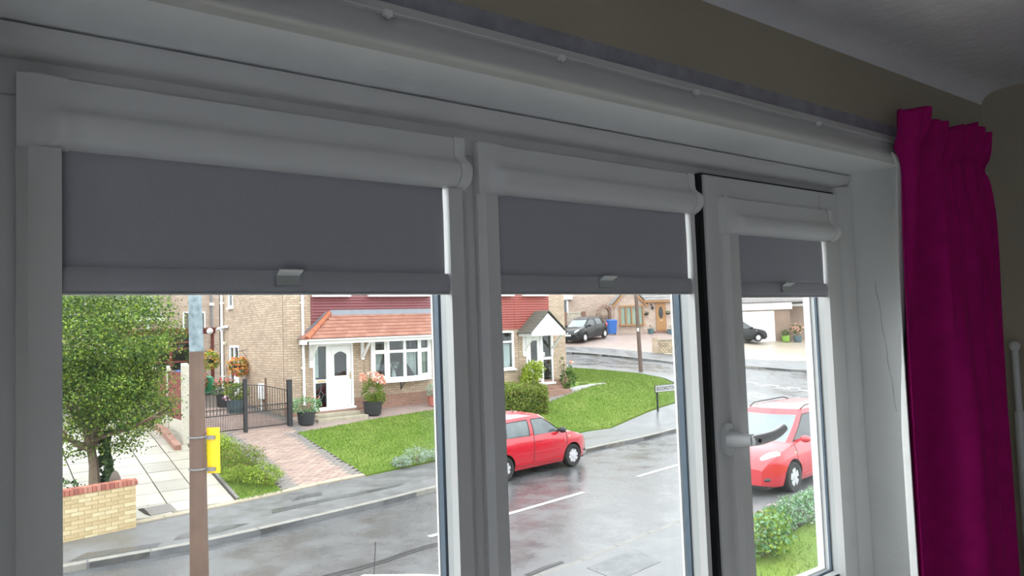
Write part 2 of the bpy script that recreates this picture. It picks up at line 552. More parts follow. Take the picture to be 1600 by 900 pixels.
        if parent is not None:
            o.parent = parent
            ROOT[o.name] = org
        elif loc is not None:
            o.location = loc
            ROOT[o.name] = Vector(loc)
        if bevel:
            md = o.modifiers.new('edge', 'BEVEL')
            md.width = bevel; md.segments = seg; md.limit_method = 'ANGLE'; md.angle_limit = math.radians(35)
        return o

def inst(mesh, name, loc, parent, rot=(0, 0, 0), scale=(1, 1, 1)):
    o = bpy.data.objects.new(name, mesh)
    COL.objects.link(o)
    o.parent = parent
    o.location = loc; o.rotation_euler = rot; o.scale = scale
    return o

def leaves(name, pts, size, mats, parent=None, loc=None, aspect=.55, flat=.0, seed=1, share=None, kind=None, droop=0.):
    """many small folded leaf blades as one mesh; pts Nx3 (world)"""
    r = np.random.default_rng(seed)
    pts = np.asarray(pts, float)
    n = len(pts)
    org = np.zeros(3)
    if parent is not None: org = np.array(ROOT[parent.name])
    elif loc is not None: org = np.array(loc)
    d = r.normal(size=(n, 3)); d[:, 2] -= droop
    d /= np.linalg.norm(d, axis=1)[:, None]
    up = r.normal(size=(n, 3)) * (1 - flat) + np.array([0, 0, 1]) * (flat + .25)
    s = np.cross(d, up); s /= np.linalg.norm(s, axis=1)[:, None] + 1e-9
    nn = np.cross(s, d)
    L = (size * (.65 + .7 * r.random(n)))[:, None]
    Wd = L * aspect
    p = pts - org
    v = np.stack([p - d * L * .5, p + s * Wd * .5 + nn * L * .1, p + d * L * .5, p - s * Wd * .5 + nn * L * .1], axis=1).reshape(-1, 3)
    me = bpy.data.meshes.new(name)
    me.vertices.add(4 * n); me.vertices.foreach_set('co', v.ravel())
    me.loops.add(4 * n); me.loops.foreach_set('vertex_index', np.arange(4 * n, dtype=np.int32))
    me.polygons.add(n)
    me.polygons.foreach_set('loop_start', np.arange(0, 4 * n, 4, dtype=np.int32))
    me.polygons.foreach_set('loop_total', np.full(n, 4, dtype=np.int32))
    for m in mats: me.materials.append(MATS[m])
    pr = np.array(share if share else [1 / len(mats)] * len(mats)); pr = pr / pr.sum()
    me.polygons.foreach_set('material_index', r.choice(len(mats), n, p=pr).astype(np.int32))
    me.update(calc_edges=True)
    o = bpy.data.objects.new(name, me)
    COL.objects.link(o)
    if parent is not None:
        o.parent = parent; ROOT[o.name] = Vector(org)
    elif loc is not None:
        o.location = loc
    if kind: o['kind'] = kind
    return o
def blob(c, r, n, rng=RNG, lo=.55, noise=.18):
    d = rng.normal(size=(n, 3)); d /= np.linalg.norm(d, axis=1)[:, None]
    rad = lo + (1 - lo) * rng.random(n) ** .6
    rad = rad * (1 + noise * np.sin(d[:, 0] * 7 + c[0] * 3) * np.cos(d[:, 2] * 6 + c[1]))
    return np.array(c) + d * rad[:, None] * np.array(r)

# ================================================================== the room
def ze(d):
    return EYE + d
WALL_Y = .735
FLOOR_Z = ze(.548 - 2.4)
CEIL_Z = ze(.548)
XL, XR, YB = -2.0, 2.07, -3.2
HX0, HX1, HZ0, HZ1 = -.02, 1.65, ze(-.70), ze(.323)

def ring(mb, x0, x1, z0, z1, t, y0, y1, mi=0):
    mb.box(x0, x0 + t, y0, y1, z0, z1, mi); mb.box(x1 - t, x1, y0, y1, z0, z1, mi)
    mb.box(x0 + t, x1 - t, y0, y1, z1 - t, z1, mi); mb.box(x0 + t, x1 - t, y0, y1, z0, z0 + t, mi)

o = MB().box(XL - .1, XR + .1, YB - .1, 1.0, FLOOR_Z - .1, FLOOR_Z).build('floor', 'carpet', loc=(0, 0, FLOOR_Z))
tag(o, 'plain grey carpeted floor of the dim room', 'floor', kind='structure')
o = MB().box(XL - .1, XR + .1, YB - .1, 1.0, CEIL_Z, CEIL_Z + .15).build('ceiling', 'ceiling_paint', loc=(0, 0, CEIL_Z))
tag(o, 'pale dim ceiling of the room above the window wall', 'ceiling', kind='structure')
o = MB().box(XR, XR + .12, YB, 1.0, FLOOR_Z, CEIL_Z).build('wall_right', 'wall_paint', loc=(XR, 0, FLOOR_Z))
tag(o, 'beige side wall beyond the magenta curtain', 'wall', kind='structure')
o = MB().box(XL - .12, XR + .12, YB - .12, YB, FLOOR_Z, CEIL_Z).build('wall_back', 'ceiling_paint', loc=(0, YB, FLOOR_Z))
tag(o, 'plain pale back wall of the room', 'wall', kind='structure')
BW = (-2.95, -1.10, FLOOR_Z + .06, FLOOR_Z + 1.55)     # unseen glazed doors, added in the side wall to brighten the room
mb = MB()
mb.box(XL - .12, XL, YB, BW[0], FLOOR_Z, CEIL_Z); mb.box(XL - .12, XL, BW[1], 1.0, FLOOR_Z, CEIL_Z)
mb.box(XL - .12, XL, BW[0], BW[1], FLOOR_Z, BW[2]); mb.box(XL - .12, XL, BW[0], BW[1], BW[3], CEIL_Z)
o = mb.build('wall_left', 'ceiling_paint', loc=(XL, 0, FLOOR_Z))
tag(o, 'plain pale wall of the room opposite the curtain side', 'wall', kind='structure')
mb = MB()
for y0, y1, z0, z1 in ((BW[0], BW[0] + .07, BW[2], BW[3]), (BW[1] - .07, BW[1], BW[2], BW[3]), (BW[0] + .07, BW[1] - .07, BW[2], BW[2] + .07), (BW[0] + .07, BW[1] - .07, BW[3] - .07, BW[3]),
                       ((BW[0] + BW[1]) / 2 - .04, (BW[0] + BW[1]) / 2 + .04, BW[2] + .07, BW[3] - .07)):
    mb.box(XL - .1, XL - .03, y0, y1, z0, z1)
o = mb.build('added_door_1', 'upvc', loc=(XL - .06, (BW[0] + BW[1]) / 2, BW[2]))
tag(o, 'unseen white glazed doors added in the side wall to brighten the room', 'door', kind='structure')
MB().box(XL - .07, XL - .065, BW[0] + .07, BW[1] - .07, BW[2] + .07, BW[3] - .07).build('pane', 'window_glass', o)
o = MB().box(-16, XL - .12, -11, 5, FLOOR_Z - .35, FLOOR_Z - .12).build('bounce_terrace', 'bounce_grey', loc=(-6, -2, FLOOR_Z - .12))  # unseen slab added to bounce daylight up through the doors
tag(o, 'unseen pale terrace added outside the side doors to bounce light indoors', 'terrace', kind='structure')
# window wall
wf = thing('wall_front', (.8, WALL_Y, FLOOR_Z), 'beige window wall above and around the recessed window', 'wall', kind='structure')
mb = MB()
e = .012
mb.box(XL, HX0 - e, WALL_Y, 1.0, FLOOR_Z, CEIL_Z); mb.box(HX1 + e, XR, WALL_Y, 1.0, FLOOR_Z, CEIL_Z)
mb.box(HX0 - e, HX1 + e, WALL_Y, 1.0, FLOOR_Z, HZ0 - e); mb.box(HX0 - e, HX1 + e, WALL_Y, 1.0, HZ1 + e, CEIL_Z)
mb.build('wall_face', 'wall_paint', wf)
MB().box(HX0 - e, HX1 + e, WALL_Y - .001, .99, HZ1, HZ1 + e).build('soffit', 'plaster', wf)
MB().box(HX1, HX1 + e, WALL_Y - .001, .99, HZ0, HZ1).build('side_reveal', 'plaster', wf)
MB().box(HX0 - e, HX0, WALL_Y - .001, .99, HZ0, HZ1).build('side_reveal', 'plaster', wf)
mb = MB()
cp = [(1.6498, .822 + .0015 * math.sin(k * 1.7) - .0022 * k, ze(.075 - .022 * k)) for k in range(14)]
mb.tube(cp, [.0003 + .0002 * math.sin(k) ** 2 for k in range(14)], 5)
mb.build('plaster_crack', 'crack_dark', wf)
o = MB().box(HX0 + .001, HX1 - .001, .66, .90, HZ0 + .001, HZ0 + .028).build('trim_1', 'sill_white', loc=(.8, .8, HZ0), bevel=.006)
tag(o, 'white window board along the bottom of the recess', 'window sill', kind='structure')
# coving between wall and ceiling
mb = MB()
cv = [(WALL_Y, CEIL_Z), (WALL_Y, CEIL_Z - .03)] + [(WALL_Y - .05 + .05 * math.cos(a), CEIL_Z - .03 + .03 * math.sin(a)) for a in (.3, .6, .9, 1.2, 1.5)]
mb.prism(cv, 'x', XL + .001, XR - .001)
tag(mb.build('trim_2', 'ceiling_paint', loc=(0, WALL_Y, CEIL_Z - .03), smooth=True), 'soft plaster curve where the wall meets the ceiling', 'coving', kind='structure')
# cover strips round the frame
def quad_round(y0, y1, z0, z1):
    n = 7
    return [(y1, z0), (y1, z1)] + [(y0 + (y1 - y0) * (1 - math.cos(a)) * .65, z1 - .0015 - (z1 - .0015 - z0) * math.sin(a)) for a in [k * math.pi / 2 / n for k in range(n + 1)]]
mb = MB().prism(quad_round(.862, .90, ze(.296), ze(.3215)), 'x', HX0 + .002, HX1 - .002)
tag(mb.build('trim_3', 'upvc', loc=(.8, .88, ze(.3)), smooth=True), 'rounded white cover strip along the top of the window frame', 'trim', kind='structure')
mb = MB().prism([(1.6485, .90), (1.6485, .868), (1.644, .864), (1.634, .866), (1.622, .874), (1.6145, .886), (1.6135, .90)], 'z', HZ0 + .03, ze(.2955))
tag(mb.build('trim_4', 'upvc', loc=(1.63, .88, HZ0 + .03), smooth=True), 'grey-white cover strip between window frame and plaster reveal', 'trim', kind='structure')

# window frame
win = thing('window_1', (.8, .93, HZ0), 'three-light white double-glazed window looking onto the street', 'window', kind='structure')
FY0, FY1 = .90, .9395
for nm, b in (('frame_head', (HX0 + .002, HX1 - .002, ze(.258), ze(.3215))), ('frame_sill', (HX0 + .002, HX1 - .002, HZ0 + .03, ze(-.56))),
              ('frame_jamb', (HX0 + .002, .090, ze(-.56), ze(.258))), ('mullion', (.571, .652, ze(-.56), ze(.258))),
              ('mullion', (1.100, 1.19, ze(-.56), ze(.258))), ('frame_jamb', (1.56, HX1 - .002, ze(-.56), ze(.258)))):
    MB().box(b[0], b[1], FY0, FY1, b[2], b[3]).build(nm, 'upvc', win, bevel=.002)
def glazing(x0, x1, z0, z1, dy, par, yo=.939, ys=.930):
    """beads, dark gap ring, spacer and two panes in the opening x0..x1"""
    mb = MB(); ring(mb, x0, x1, z0, z1, .0025, .898 + dy, .9135 + dy); mb.build('glazing_bead', 'bead_grey', par)
    mb = MB(); ring(mb, x0, x1, z0, z1, .0014, .8955 + dy, .898 + dy); mb.build('seal_and_gap', 'seal_and_gap', par)  # black ring paints the shade of the gap behind the blind frame
    mb = MB(); ring(mb, x0, x1, z0, z1, .0045, .918 + dy, ys + dy); mb.build('spacer_bar', 'spacer', par)
    mb = MB(); ring(mb, x0, x1, z0, z1, .004, .9345 + dy, yo + dy); mb.build('outer_bead', 'white_upvc', par)
    MB().box(x0, x1, .914 + dy, .918 + dy, z0, z1).build('pane', 'window_glass', par)
    MB().box(x0, x1, .930 + dy, .934 + dy, z0, z1).build('pane', 'window_glass', par)
glazing(.090, .571, ze(-.56), ze(.258), 0, win)
glazing(.652, 1.100, ze(-.56), ze(.258), 0, win)
# opening sash
sash = MB(); ring(sash, 1.140, 1.6125, ze(-.625), ze(.279), .072, .880, .934)
sash = sash.build('sash', 'upvc', win, bevel=.003)
glazing(1.212, 1.5405, ze(-.553), ze(.207), -.018, sash, .950, .923)
MB().box(1.1302, 1.1398, .886, .8998, ze(-.625), ze(.281)).build('sash_gasket', 'seal_and_gap', win)
MB().box(1.1398, 1.6125, .888, .8998, ze(.2795), ze(.2835)).build('sash_gasket', 'seal_and_gap', win)
hd = MB()
pl = [(1.162 + .0125 * math.cos(a), ze(-.2205 + (.020 if math.sin(a) > 0 else -.020)) + .011 * math.sin(a)) for a in [k * math.pi / 8 + .001 for k in range(16)]]
hd.prism(pl, 'y', .868, .8798)
hd = hd.build('handle_plate', 'handle_white', sash, bevel=.002)
nk = MB(); nk.tube([(1.162, .868, ze(-.2195)), (1.163, .855, ze(-.2195)), (1.165, .838, ze(-.219)), (1.167, .822, ze(-.218))], [.0165, .0155, .0125, .011], 16)
lv = [(1.160, .820, -.2185), (1.18, .818, -.218), (1.20, .8185, -.2175), (1.225, .820, -.216), (1.248, .822, -.2125), (1.268, .824, -.207)]
nk.tube([(a, b, ze(c)) for a, b, c in lv], [.0095, .0105, .010, .0095, .009, .008], 12)
nk.build('lever', 'handle_white', sash, smooth=True)
MB().tube([(1.1685, .8095, ze(-.218)), (1.1685, .8075, ze(-.218))], .0036, 12).build('lock_hole', 'seal_and_gap', sash)
MB().ball((1.170, .867, ze(-.1985)), (.0035, .0025, .0045), 8, 6).build('screw_cap', 'handle_white', sash, smooth=True)
# dried raindrops on the outside panes
mb = MB()
rr = random.Random(3)
for k in range(150):
    u = rr.random()
    x = rr.uniform(.10, .565) if u < .5 else (rr.uniform(.66, 1.09) if u < .9 else rr.uniform(1.22, 1.53))
    z = ze(rr.uniform(-.53, .03)) if rr.random() < .7 else ze(rr.uniform(-.35, -.1))
    y = .9345 if x < 1.15 else .9165
    r_ = rr.uniform(.0005, .0012)
    mb.ball((x, y, z), (r_, .0005, r_ * rr.uniform(1, 1.6)), 6, 4)
mb.build('raindrops', 'drop_water', win, smooth=True)['kind'] = 'stuff'

# ------------------------------------------------------------------ perfect-fit roller blinds
def blind(x0, x1, ox0, ox1, z1, hc, zf, dy, label, tabx):
    b = thing('roller_blind', ((x0 + x1) / 2, .89 + dy, ze(zf)), label, 'blind', 'framed roller blinds on the window')
    yb = .8978 + dy
    zb = ze(-.60)
    mb = MB().prism([(x0, yb), (x0, .890 + dy), (x0 + .010, .8815 + dy), (ox0, .8815 + dy), (ox0, yb)], 'z', zb, ze(z1 - hc))
    mb.build('frame_stile', 'upvc_blind', b)
    mb = MB().prism([(x1, yb), (x1, .890 + dy), (x1 - .010, .8815 + dy), (ox1, .8815 + dy), (ox1, yb)], 'z', zb, ze(z1 - hc))
    mb.build('frame_stile', 'upvc_blind', b)
    MB().box(ox0, ox1, .8815 + dy, yb, zb, zb + .04).build('frame_rail', 'upvc_blind', b, bevel=.003)
    f = hc / .075
    prof = [(0, 0), (-.0115, -.0005), (-.0125, -.006), (-.0125, -.022), (-.0142, -.029), (-.0190, -.0340), (-.0255, -.0385), (-.0298, -.0440), (-.0310, -.0505),
            (-.0303, -.0570), (-.0280, -.0625), (-.0245, -.0670), (-.0195, -.0708), (-.0130, -.0738), (-.0080, -.0750), (0, -.0750)]
    def P(s, x, grow=0.):
        out = []
        for yy, zz in prof:
            fy = -.0135 if yy < -.005 else 0
            out.append((x, yb + (fy + (yy - fy) * s) - (grow if yy < 0 else 0), ze(z1) + zz * f + (grow if zz > -.003 else (-grow if zz < -.074 else 0))))
        return out
    xl = x0 + .046; xr = x1 - .0195
    mb = MB().grid([P(1, xl), P(1, xr)], close=True)
    mb.build('cassette', 'cassette_white', b, smooth=True, sharp=50)
    rows = [P(sm, x, .0012) for x, sm in ((x0, 0), (x0 + .006, .0), (x0 + .014, .06), (x0 + .022, .28), (x0 + .029, .62), (x0 + .035, .9), (x0 + .040, 1), (xl, 1))]
    mb = MB().grid(rows, close=True)
    mb.add(P(0, x0, .0012), [tuple(range(len(prof)))])
    mb.build('end_cap', 'cassette_white', b, smooth=True, sharp=60)
    mb = MB().grid([P(1, xr + .0006, .0015), P(1, x1 - .001, .0015)], close=True)
    mb.add(P(1, x1 - .001, .0015), [tuple(range(len(prof)))]); mb.add(P(1, xr + .0006, .0015), [tuple(range(len(prof)))])
    mb.build('end_cap', 'cap_white', b, smooth=True, sharp=50)
    fx0, fx1 = ox0 - .003, ox1 - .0055
    rows = []
    for i in range(9):
        z = ze(z1 - hc + .01) + (ze(zf + .026) - ze(z1 - hc + .01)) * i / 8
        rows.append([(fx0 + (fx1 - fx0) * j / 24, .8905 + dy + .0007 * math.sin(j * .9 + i * .5) * math.sin(math.pi * i / 8), z) for j in range(25)])
    ob = MB().grid(rows).build('fabric', 'blind_fabric', b, smooth=True)
    md = ob.modifiers.new('thick', 'SOLIDIFY'); md.thickness = .0008
    hp = [(.8945, .0285), (.8885, .0285), (.8862, .024), (.8848, .015), (.8848, .008), (.8862, .0035), (.8885, .001), (.8945, .001)]
    MB().prism([(y + dy, ze(zf) + z) for y, z in hp], 'x', ox0 + .0008, ox1 - .0008).build('hem_bar', 'hem_fabric', b, smooth=True, sharp=30)
    MB().box(ox0 + .0008, ox1 - .0008, .8862 + dy, .8935 + dy, ze(zf) - .0012, ze(zf) + .0008).build('hem_edge', 'upvc_blind', b)
    yf = .8846 + dy
    tb = MB()
    tb.box(tabx, tabx + .030, yf - .0035, yf, ze(zf + .010), ze(zf + .0225))
    tb.box(tabx, tabx + .030, yf - .0045, yf - .0005, ze(zf + .010), ze(zf + .0116))
    tb.box(tabx, tabx + .030, yf - .0042, yf - .0005, ze(zf + .0140), ze(zf + .0150))
    tb = tb.build('pull_tab', 'tab_base', b)
    lip = MB().hexa([(tabx + .001, yf - .0032, ze(zf + .0215)), (tabx + .029, yf - .0032, ze(zf + .0215)), (tabx + .029, yf - .0015, ze(zf + .0225)), (tabx + .001, yf - .0015, ze(zf + .0225))],
                    [(tabx + .000, yf - .0150, ze(zf + .0275)), (tabx + .030, yf - .0150, ze(zf + .0275)), (tabx + .030, yf - .0138, ze(zf + .0288)), (tabx + .000, yf - .0138, ze(zf + .0288))])
    lip.build('tab_lip', 'tab_plastic', tb)
    return b
blind(.056, .600, .095, .5675, .278, .075, .0525, 0, 'widest white framed roller blind with grey fabric, next to the tree and lamp post view', .317)
blind(.622, 1.118, .654, 1.0965, .2765, .075, .0525, 0, 'middle white framed roller blind with grey fabric, above the parked three-door red car', .857)
blind(1.176, 1.566, 1.214, 1.5285, .2355, .070, .0448, -.018, 'narrow-looking framed roller blind on the opening sash beside the plaster reveal', 1.352)

# ------------------------------------------------------------------ curtain rail and curtain
rail = thing('curtain_rail', (.9, .72, ze(.32)), 'white curtain rail fixed along the wall above the window recess', 'curtain rail')
rp = [(.7345, .3165), (.716, .3150), (.7085, .3155), (.7035, .3185), (.7012, .3235), (.7022, .3300), (.7055, .3360), (.7085, .3450), (.7085, .3620), (.7345, .3620)]
MB().prism([(y, ze(z)) for y, z in rp], 'x', -1.2, 1.98).build('rail_body', 'rail_white', rail, smooth=True, sharp=45)
MB().box(-1.2, 1.98, .7005, .7085, ze(.3475), ze(.3487)).build('rail_lip', 'glider_white', rail)
for gx in (.16, .375, .625, .895, 1.235):
    mb = MB().box(gx, gx + .010, .6985, .7035, ze(.3425), ze(.3495))
    mb.box(gx + .003, gx + .007, .6995, .7025, ze(.3405), ze(.3425))
    mb.build('glider', 'glider_white', rail)
o = MB().box(-1.2, XR - .004, WALL_Y - .003, WALL_Y - .0004, ze(.3625), ze(.3975)).build('trim_5', 'bare_strip', loc=(.8, WALL_Y, ze(.37)))
tag(o, 'unpainted greyish strip on the wall above the curtain rail', 'trim', kind='structure')

cur = thing('curtain', (1.65, .65, FLOOR_Z), 'magenta gathered curtain drawn to the corner beside the window', 'curtain')
CP = np.array([(1.447, .664), (1.465, .690), (1.495, .702), (1.520, .690), (1.528, .650), (1.536, .606), (1.552, .590), (1.575, .600), (1.592, .635), (1.610, .652), (1.632, .622), (1.650, .602),
               (1.668, .622), (1.690, .655), (1.715, .632), (1.736, .607), (1.758, .630), (1.780, .658), (1.825, .640)])
CT = np.concatenate([[0], np.cumsum(np.hypot(*np.diff(CP, axis=0).T))]); CT = CT / CT[-1]
CU = np.linspace(0, 1, 400)
def _smooth(a_):
    p = np.pad(a_, 12, mode='edge')
    return np.convolve(p, np.ones(17) / 17, 'same')[12:-12]
CXS = _smooth(np.interp(CU, CT, CP[:, 0])); CYS = _smooth(np.interp(CU, CT, CP[:, 1]))
def curtain_pt(u, v, off=0.):
    """u across 0..1, v down 0..1"""
    top, bot = .392 + .012 * math.sin(u * 9 + 1) - .006 * math.sin(u * 31), .548 - 2.4 + .03
    z = top + (bot - top) * v
    drop = top - z
    x0, x1 = 1.470 - .020 * min(1, drop / .5) + .010 * math.exp(-drop / .05), 1.866 - .045 * min(1, drop / .4) - .02 * math.exp(-((drop - .09) / .05) ** 2)
    hd = math.exp(-(drop / .16) ** 2)
    s1 = math.sin(2 * math.pi * 10.5 * u + .6) * .020 * hd
    k = 1 - hd
    low = float(np.interp(u, CU, CYS))                       # the big folds lower down
    lowx = float(np.interp(u, CU, CXS))
    up_ = .652 + .034 * math.sin(2 * math.pi * 6.2 * u ** 1.1 + 2.6) + .008 * math.sin(2 * math.pi * 11 * u)
    m = min(1, max(0, (drop - .10) / .55)); m = m * m * (3 - 2 * m)
    m = .45 + .55 * m
    y = (.657 + s1) * hd + (up_ * (1 - m) + low * m) * k + .010 * math.exp(-((drop - .075) / .018) ** 2) + off
    xt = x0 + (x1 - x0) * (u + .010 * math.sin(2 * math.pi * 10.5 * u + 2) * hd)
    x = xt * (1 - m * k) + lowx * m * k
    return (x, min(y, .706 + off), ze(z))
vv = [0, .004, .008, .013, .018, .024, .03, .034, .038, .043, .05, .06, .075, .09] + [.11 + .89 * k / 26 for k in range(27)]
ob = MB().grid([[curtain_pt(j / 160, v) for j in range(161)] for v in vv]).build('drape', 'curtain_magenta', cur, smooth=True, sharp=180)
md = ob.modifiers.new('thick', 'SOLIDIFY'); md.thickness = .003
rows = []
for v in vv[8:]:
    row = []
    for j in range(161):
        p = curtain_pt(j / 160, v, .007)
        row.append((p[0] - .0035 * max(0, 1 - j / 10) * min(1, v * 6), p[1], p[2]))
    rows.append(row)
ob = MB().grid(rows).build('lining', 'curtain_lining', cur, smooth=True, sharp=180)
md = ob.modifiers.new('thick', 'SOLIDIFY'); md.thickness = .0015

# slim pale pole with a knob standing in the corner
pole = thing('slim_pole', (2.035, .69, FLOOR_Z), 'slim pale pole with a small knob standing in the dark corner behind the curtain', 'pole')
mb = MB().tube([(2.035, .69, FLOOR_Z), (2.035, .69, ze(-.24))], .011, 12)
mb.build('shaft', 'rail_white', pole, smooth=True)
MB().tube([(2.035, .69, ze(-.24)), (2.035, .69, ze(-.09))], .0075, 12).build('rod', 'rail_white', pole, smooth=True)
MB().ball((2.035, .69, ze(-.085)), .0125, 12, 8).build('knob', 'rail_white', pole, smooth=True)

# ================================================================== the street
def drape(poly, dz, step, name, mats, parent=None, loc=None, skirt=0., smooth=True):
    """flat outline cut into cells and laid over the terrain, with a skirt down its edge"""
    bm = bmesh.new()
    vs = [bm.verts.new((p[0], p[1], 0)) for p in poly]
    bm.faces.new(vs)
    bmesh.ops.triangulate(bm, faces=bm.faces[:])
    xs = [p[0] for p in poly]; ys = [p[1] for p in poly]
    for k in range(int(math.floor(min(xs) / step)) + 1, int(math.ceil(max(xs) / step))):
        bmesh.ops.bisect_plane(bm, geom=bm.verts[:] + bm.edges[:] + bm.faces[:], plane_co=(k * step, 0, 0), plane_no=(1, 0, 0))
    for k in range(int(math.floor(min(ys) / step)) + 1, int(math.ceil(max(ys) / step))):
        bmesh.ops.bisect_plane(bm, geom=bm.verts[:] + bm.edges[:] + bm.faces[:], plane_co=(0, k * step, 0), plane_no=(0, 1, 0))
    bmesh.ops.recalc_face_normals(bm, faces=bm.faces[:])
    if bm.faces and sum(f.normal.z for f in bm.faces) < 0:
        bmesh.ops.reverse_faces(bm, faces=bm.faces[:])
    edge = [e_ for e_ in bm.edges if e_.is_boundary]
    zz = H(np.array([v.co.x for v in bm.verts]), np.array([v.co.y for v in bm.verts]))
    for v, z in zip(bm.verts, zz):
        v.co.z = z + dz
    if skirt:
        ex = bmesh.ops.extrude_edge_only(bm, edges=edge)
        for g in ex['geom']:
            if isinstance(g, bmesh.types.BMVert): g.co.z -= skirt
    org = Vector((0, 0, 0))
    if parent is not None: org = ROOT[parent.name]
    elif loc is not None: org = Vector(loc)
    me = bpy.data.meshes.new(name)
    bmesh.ops.translate(bm, verts=bm.verts[:], vec=-org)
    bm.to_mesh(me); bm.free()
    for m in ([mats] if isinstance(mats, str) else mats): me.materials.append(MATS[m])
    if smooth:
        me.polygons.foreach_set('use_smooth', [True] * len(me.polygons))
        me.set_sharp_from_angle(angle=math.radians(30))
    o = bpy.data.objects.new(name, me)
    COL.objects.link(o)
    if parent is not None: o.parent = parent; ROOT[o.name] = org
    elif loc is not None: o.location = loc; ROOT[o.name] = org
    return o
def S(o, label, cat):
    return tag(o, label, cat, kind='structure')

S(drape([(-25, 5), (70, 5), (70, 60), (-25, 60)], 0, 1.0, 'road', 'wet_road', loc=(10, 11, 0)), 'wet grey tarmac road running past the houses to the junction', 'road')
road = bpy.data.objects['road']

def offset_line(pts, d):
    out = []
    for i, p in enumerate(pts):
        a = Vector(pts[max(i - 1, 0)]); b = Vector(pts[min(i + 1, len(pts) - 1)])
        t = (b - a).normalized()
        out.append((p[0] - t.y * d, p[1] + t.x * d))
    return out
FARK = [(x, float(yk(x))) for x in (-14, -8, -3, 0, 1.5, 2.4, 3.3, 4.5, 5.9, 7.3, 8.9, 11, 12.7, 14.4, 16.6, 19.1)] + \
       [(22, 16.8), (24.5, 17.4), (26.2, 18.1), (27.1, 18.9), (27.6, 19.8), (27.6, 20.8), (27.1, 22.2), (26.6, 24.0), (25.8, 26.6), (24.9, 29.5), (24.2, 34)]
BACK = [(-14, 16.0), (-8, 16.0), (0, 15.75), (1.6, 15.78), (2.9, 16.0), (4.95, 16.25), (6.0, 16.45), (6.9, 16.65), (8.2, 16.85), (10.5, 17.3), (13, 17.8), (16.8, 18.2), (19.4, 18.4), (21.8, 18.7),
        (23.6, 19.5), (24.8, 20.8), (25.3, 22.2), (25.2, 23.9), (24.6, 26.4), (23.8, 29.5), (23.2, 34)]
pave = drape(FARK + BACK[::-1], .10, .5, 'pavement', 'wet_pavement', loc=(8, 15.5, .1), skirt=.12)
S(pave, 'wet tarmac footpath on the far side of the street', 'pavement')
for pts in ([(3.2, 14.25), (4.0, 14.2), (4.6, 14.45), (4.1, 14.7), (3.4, 14.6)], [(5.2, 14.9), (6.4, 15.1), (8.2, 15.3), (8.5, 15.5), (6.8, 15.4), (5.3, 15.25)],
            [(5.9, 15.7), (6.6, 15.75), (6.7, 16.05), (6.2, 16.1)], [(1.6, 14.15), (2.9, 14.0), (3.0, 14.25), (1.9, 14.5)]):
    drape(pts, .104, .5, 'tarmac_patch', 'wet_patch', pave)
# kerb stones
def kerb_line(line, h, name, label, length=.92, w=.14, m='kerb_concrete'):
    k = thing(name, (line[0][0], line[0][1], 0), label, 'kerb', kind='structure')
    seg = [Vector((*p, 0)) for p in line]
    pts = [seg[0]]
    acc = 0.
    for a, b in zip(seg, seg[1:]):
        d = (b - a).length
        t = length - acc
        while t < d:
            pts.append(a + (b - a) * (t / d)); t += length
        acc = d - (t - length)
    for a, b in zip(pts, pts[1:]):
        d = (b - a).normalized()
        n = Vector((-d.y, d.x, 0)) * w
        a2, b2 = a + d * .008, b - d * .008
        za, zb = hz(a.x, a.y), hz(b.x, b.y)
        j = random.uniform(-.004, .004)
        q = [(a2, za), (b2, zb), (b2 + n, zb), (a2 + n, za)]
        MB().hexa([(p.x, p.y, z - .05) for p, z in q], [(p.x, p.y, z + h + j) for p, z in q]).build('kerb_stone', m, k, bevel=.012, seg=1)
    return k
kerb_line([p for p in FARK if p[0] > -.5], .112, 'kerb_edging', 'pale concrete kerb stones along the far footpath and round the corner')
NEARK = [(-6, 8.2), (0, 8.2), (4, 8.35), (6.9, 8.62), (7.4, 8.62), (8.2, 8.78), (9.1, 8.92), (10.7, 9.14), (12.5, 9.5), (14.5, 9.85), (20, 10.6), (30, 12)]
kerb_line([(p[0], p[1] - .14) for p in NEARK], .031, 'kerb_edging', 'low dropped kerb stones on the near side of the street', m='kerb_wet')
npv = drape([(-14, 8.2)] + [(p[0], p[1] - .1) for p in NEARK] + [(30, 10), (18, 8.4), (12.6, 7.6), (10.6, 7.15), (8, 6.7), (-14, 6.4)], .03, .5, 'pavement', 'wet_pavement', loc=(6, 7.5, .03), skirt=.05)
S(npv, 'wet tarmac footpath on the near side below the window', 'pavement')
drape([(7.55, 8.3), (8.75, 8.45), (8.55, 7.75), (7.5, 7.6)], .034, .5, 'tarmac_patch', 'wet_patch', npv)
drape([(6.75, 8.78), (7.15, 8.86), (7.55, 8.88), (7.55, 8.80), (7.1, 8.74), (6.8, 8.68)], .006, .5, 'gutter_gap', 'tar', road)

# road markings and seams
def strip(p0, p1, w, name, m, parent, dz=.006):
    a = Vector((*p0, 0)); b = Vector((*p1, 0))
    d = (b - a).normalized(); n = Vector((-d.y, d.x, 0)) * w / 2
    k = max(1, int((b - a).length / .5))
    lo = []; hi = []
    for i in range(k + 1):
        p = a + (b - a) * i / k
        for q, l in ((p - n, lo), (p + n, hi)):
            l.append((q.x, q.y, hz(q.x, q.y) + dz))
    mb = MB().grid([lo, hi])
    o_ = mb.build(name, m, parent)
    return o_
for p0, p1 in (((6.78, 11.52), (11.02, 12.12)), ((13.05, 12.42), (17.3, 13.02)), ((19.4, 13.32), (23.4, 13.9))):
    strip(p0, p1, .11, 'lane_marking', 'road_paint', road)
for row, (ax, ay) in enumerate(((30.3, 22.2), (30.75, 22.5))):
    for k in range(9):
        t0 = k * .95 + row * .45
        d = Vector((1.0, -1.72)).normalized()
        strip((ax + d.x * t0, ay + d.y * t0), (ax + d.x * (t0 + .6), ay + d.y * (t0 + .6)), .2, 'give_way_marking', 'road_paint', road, .012)
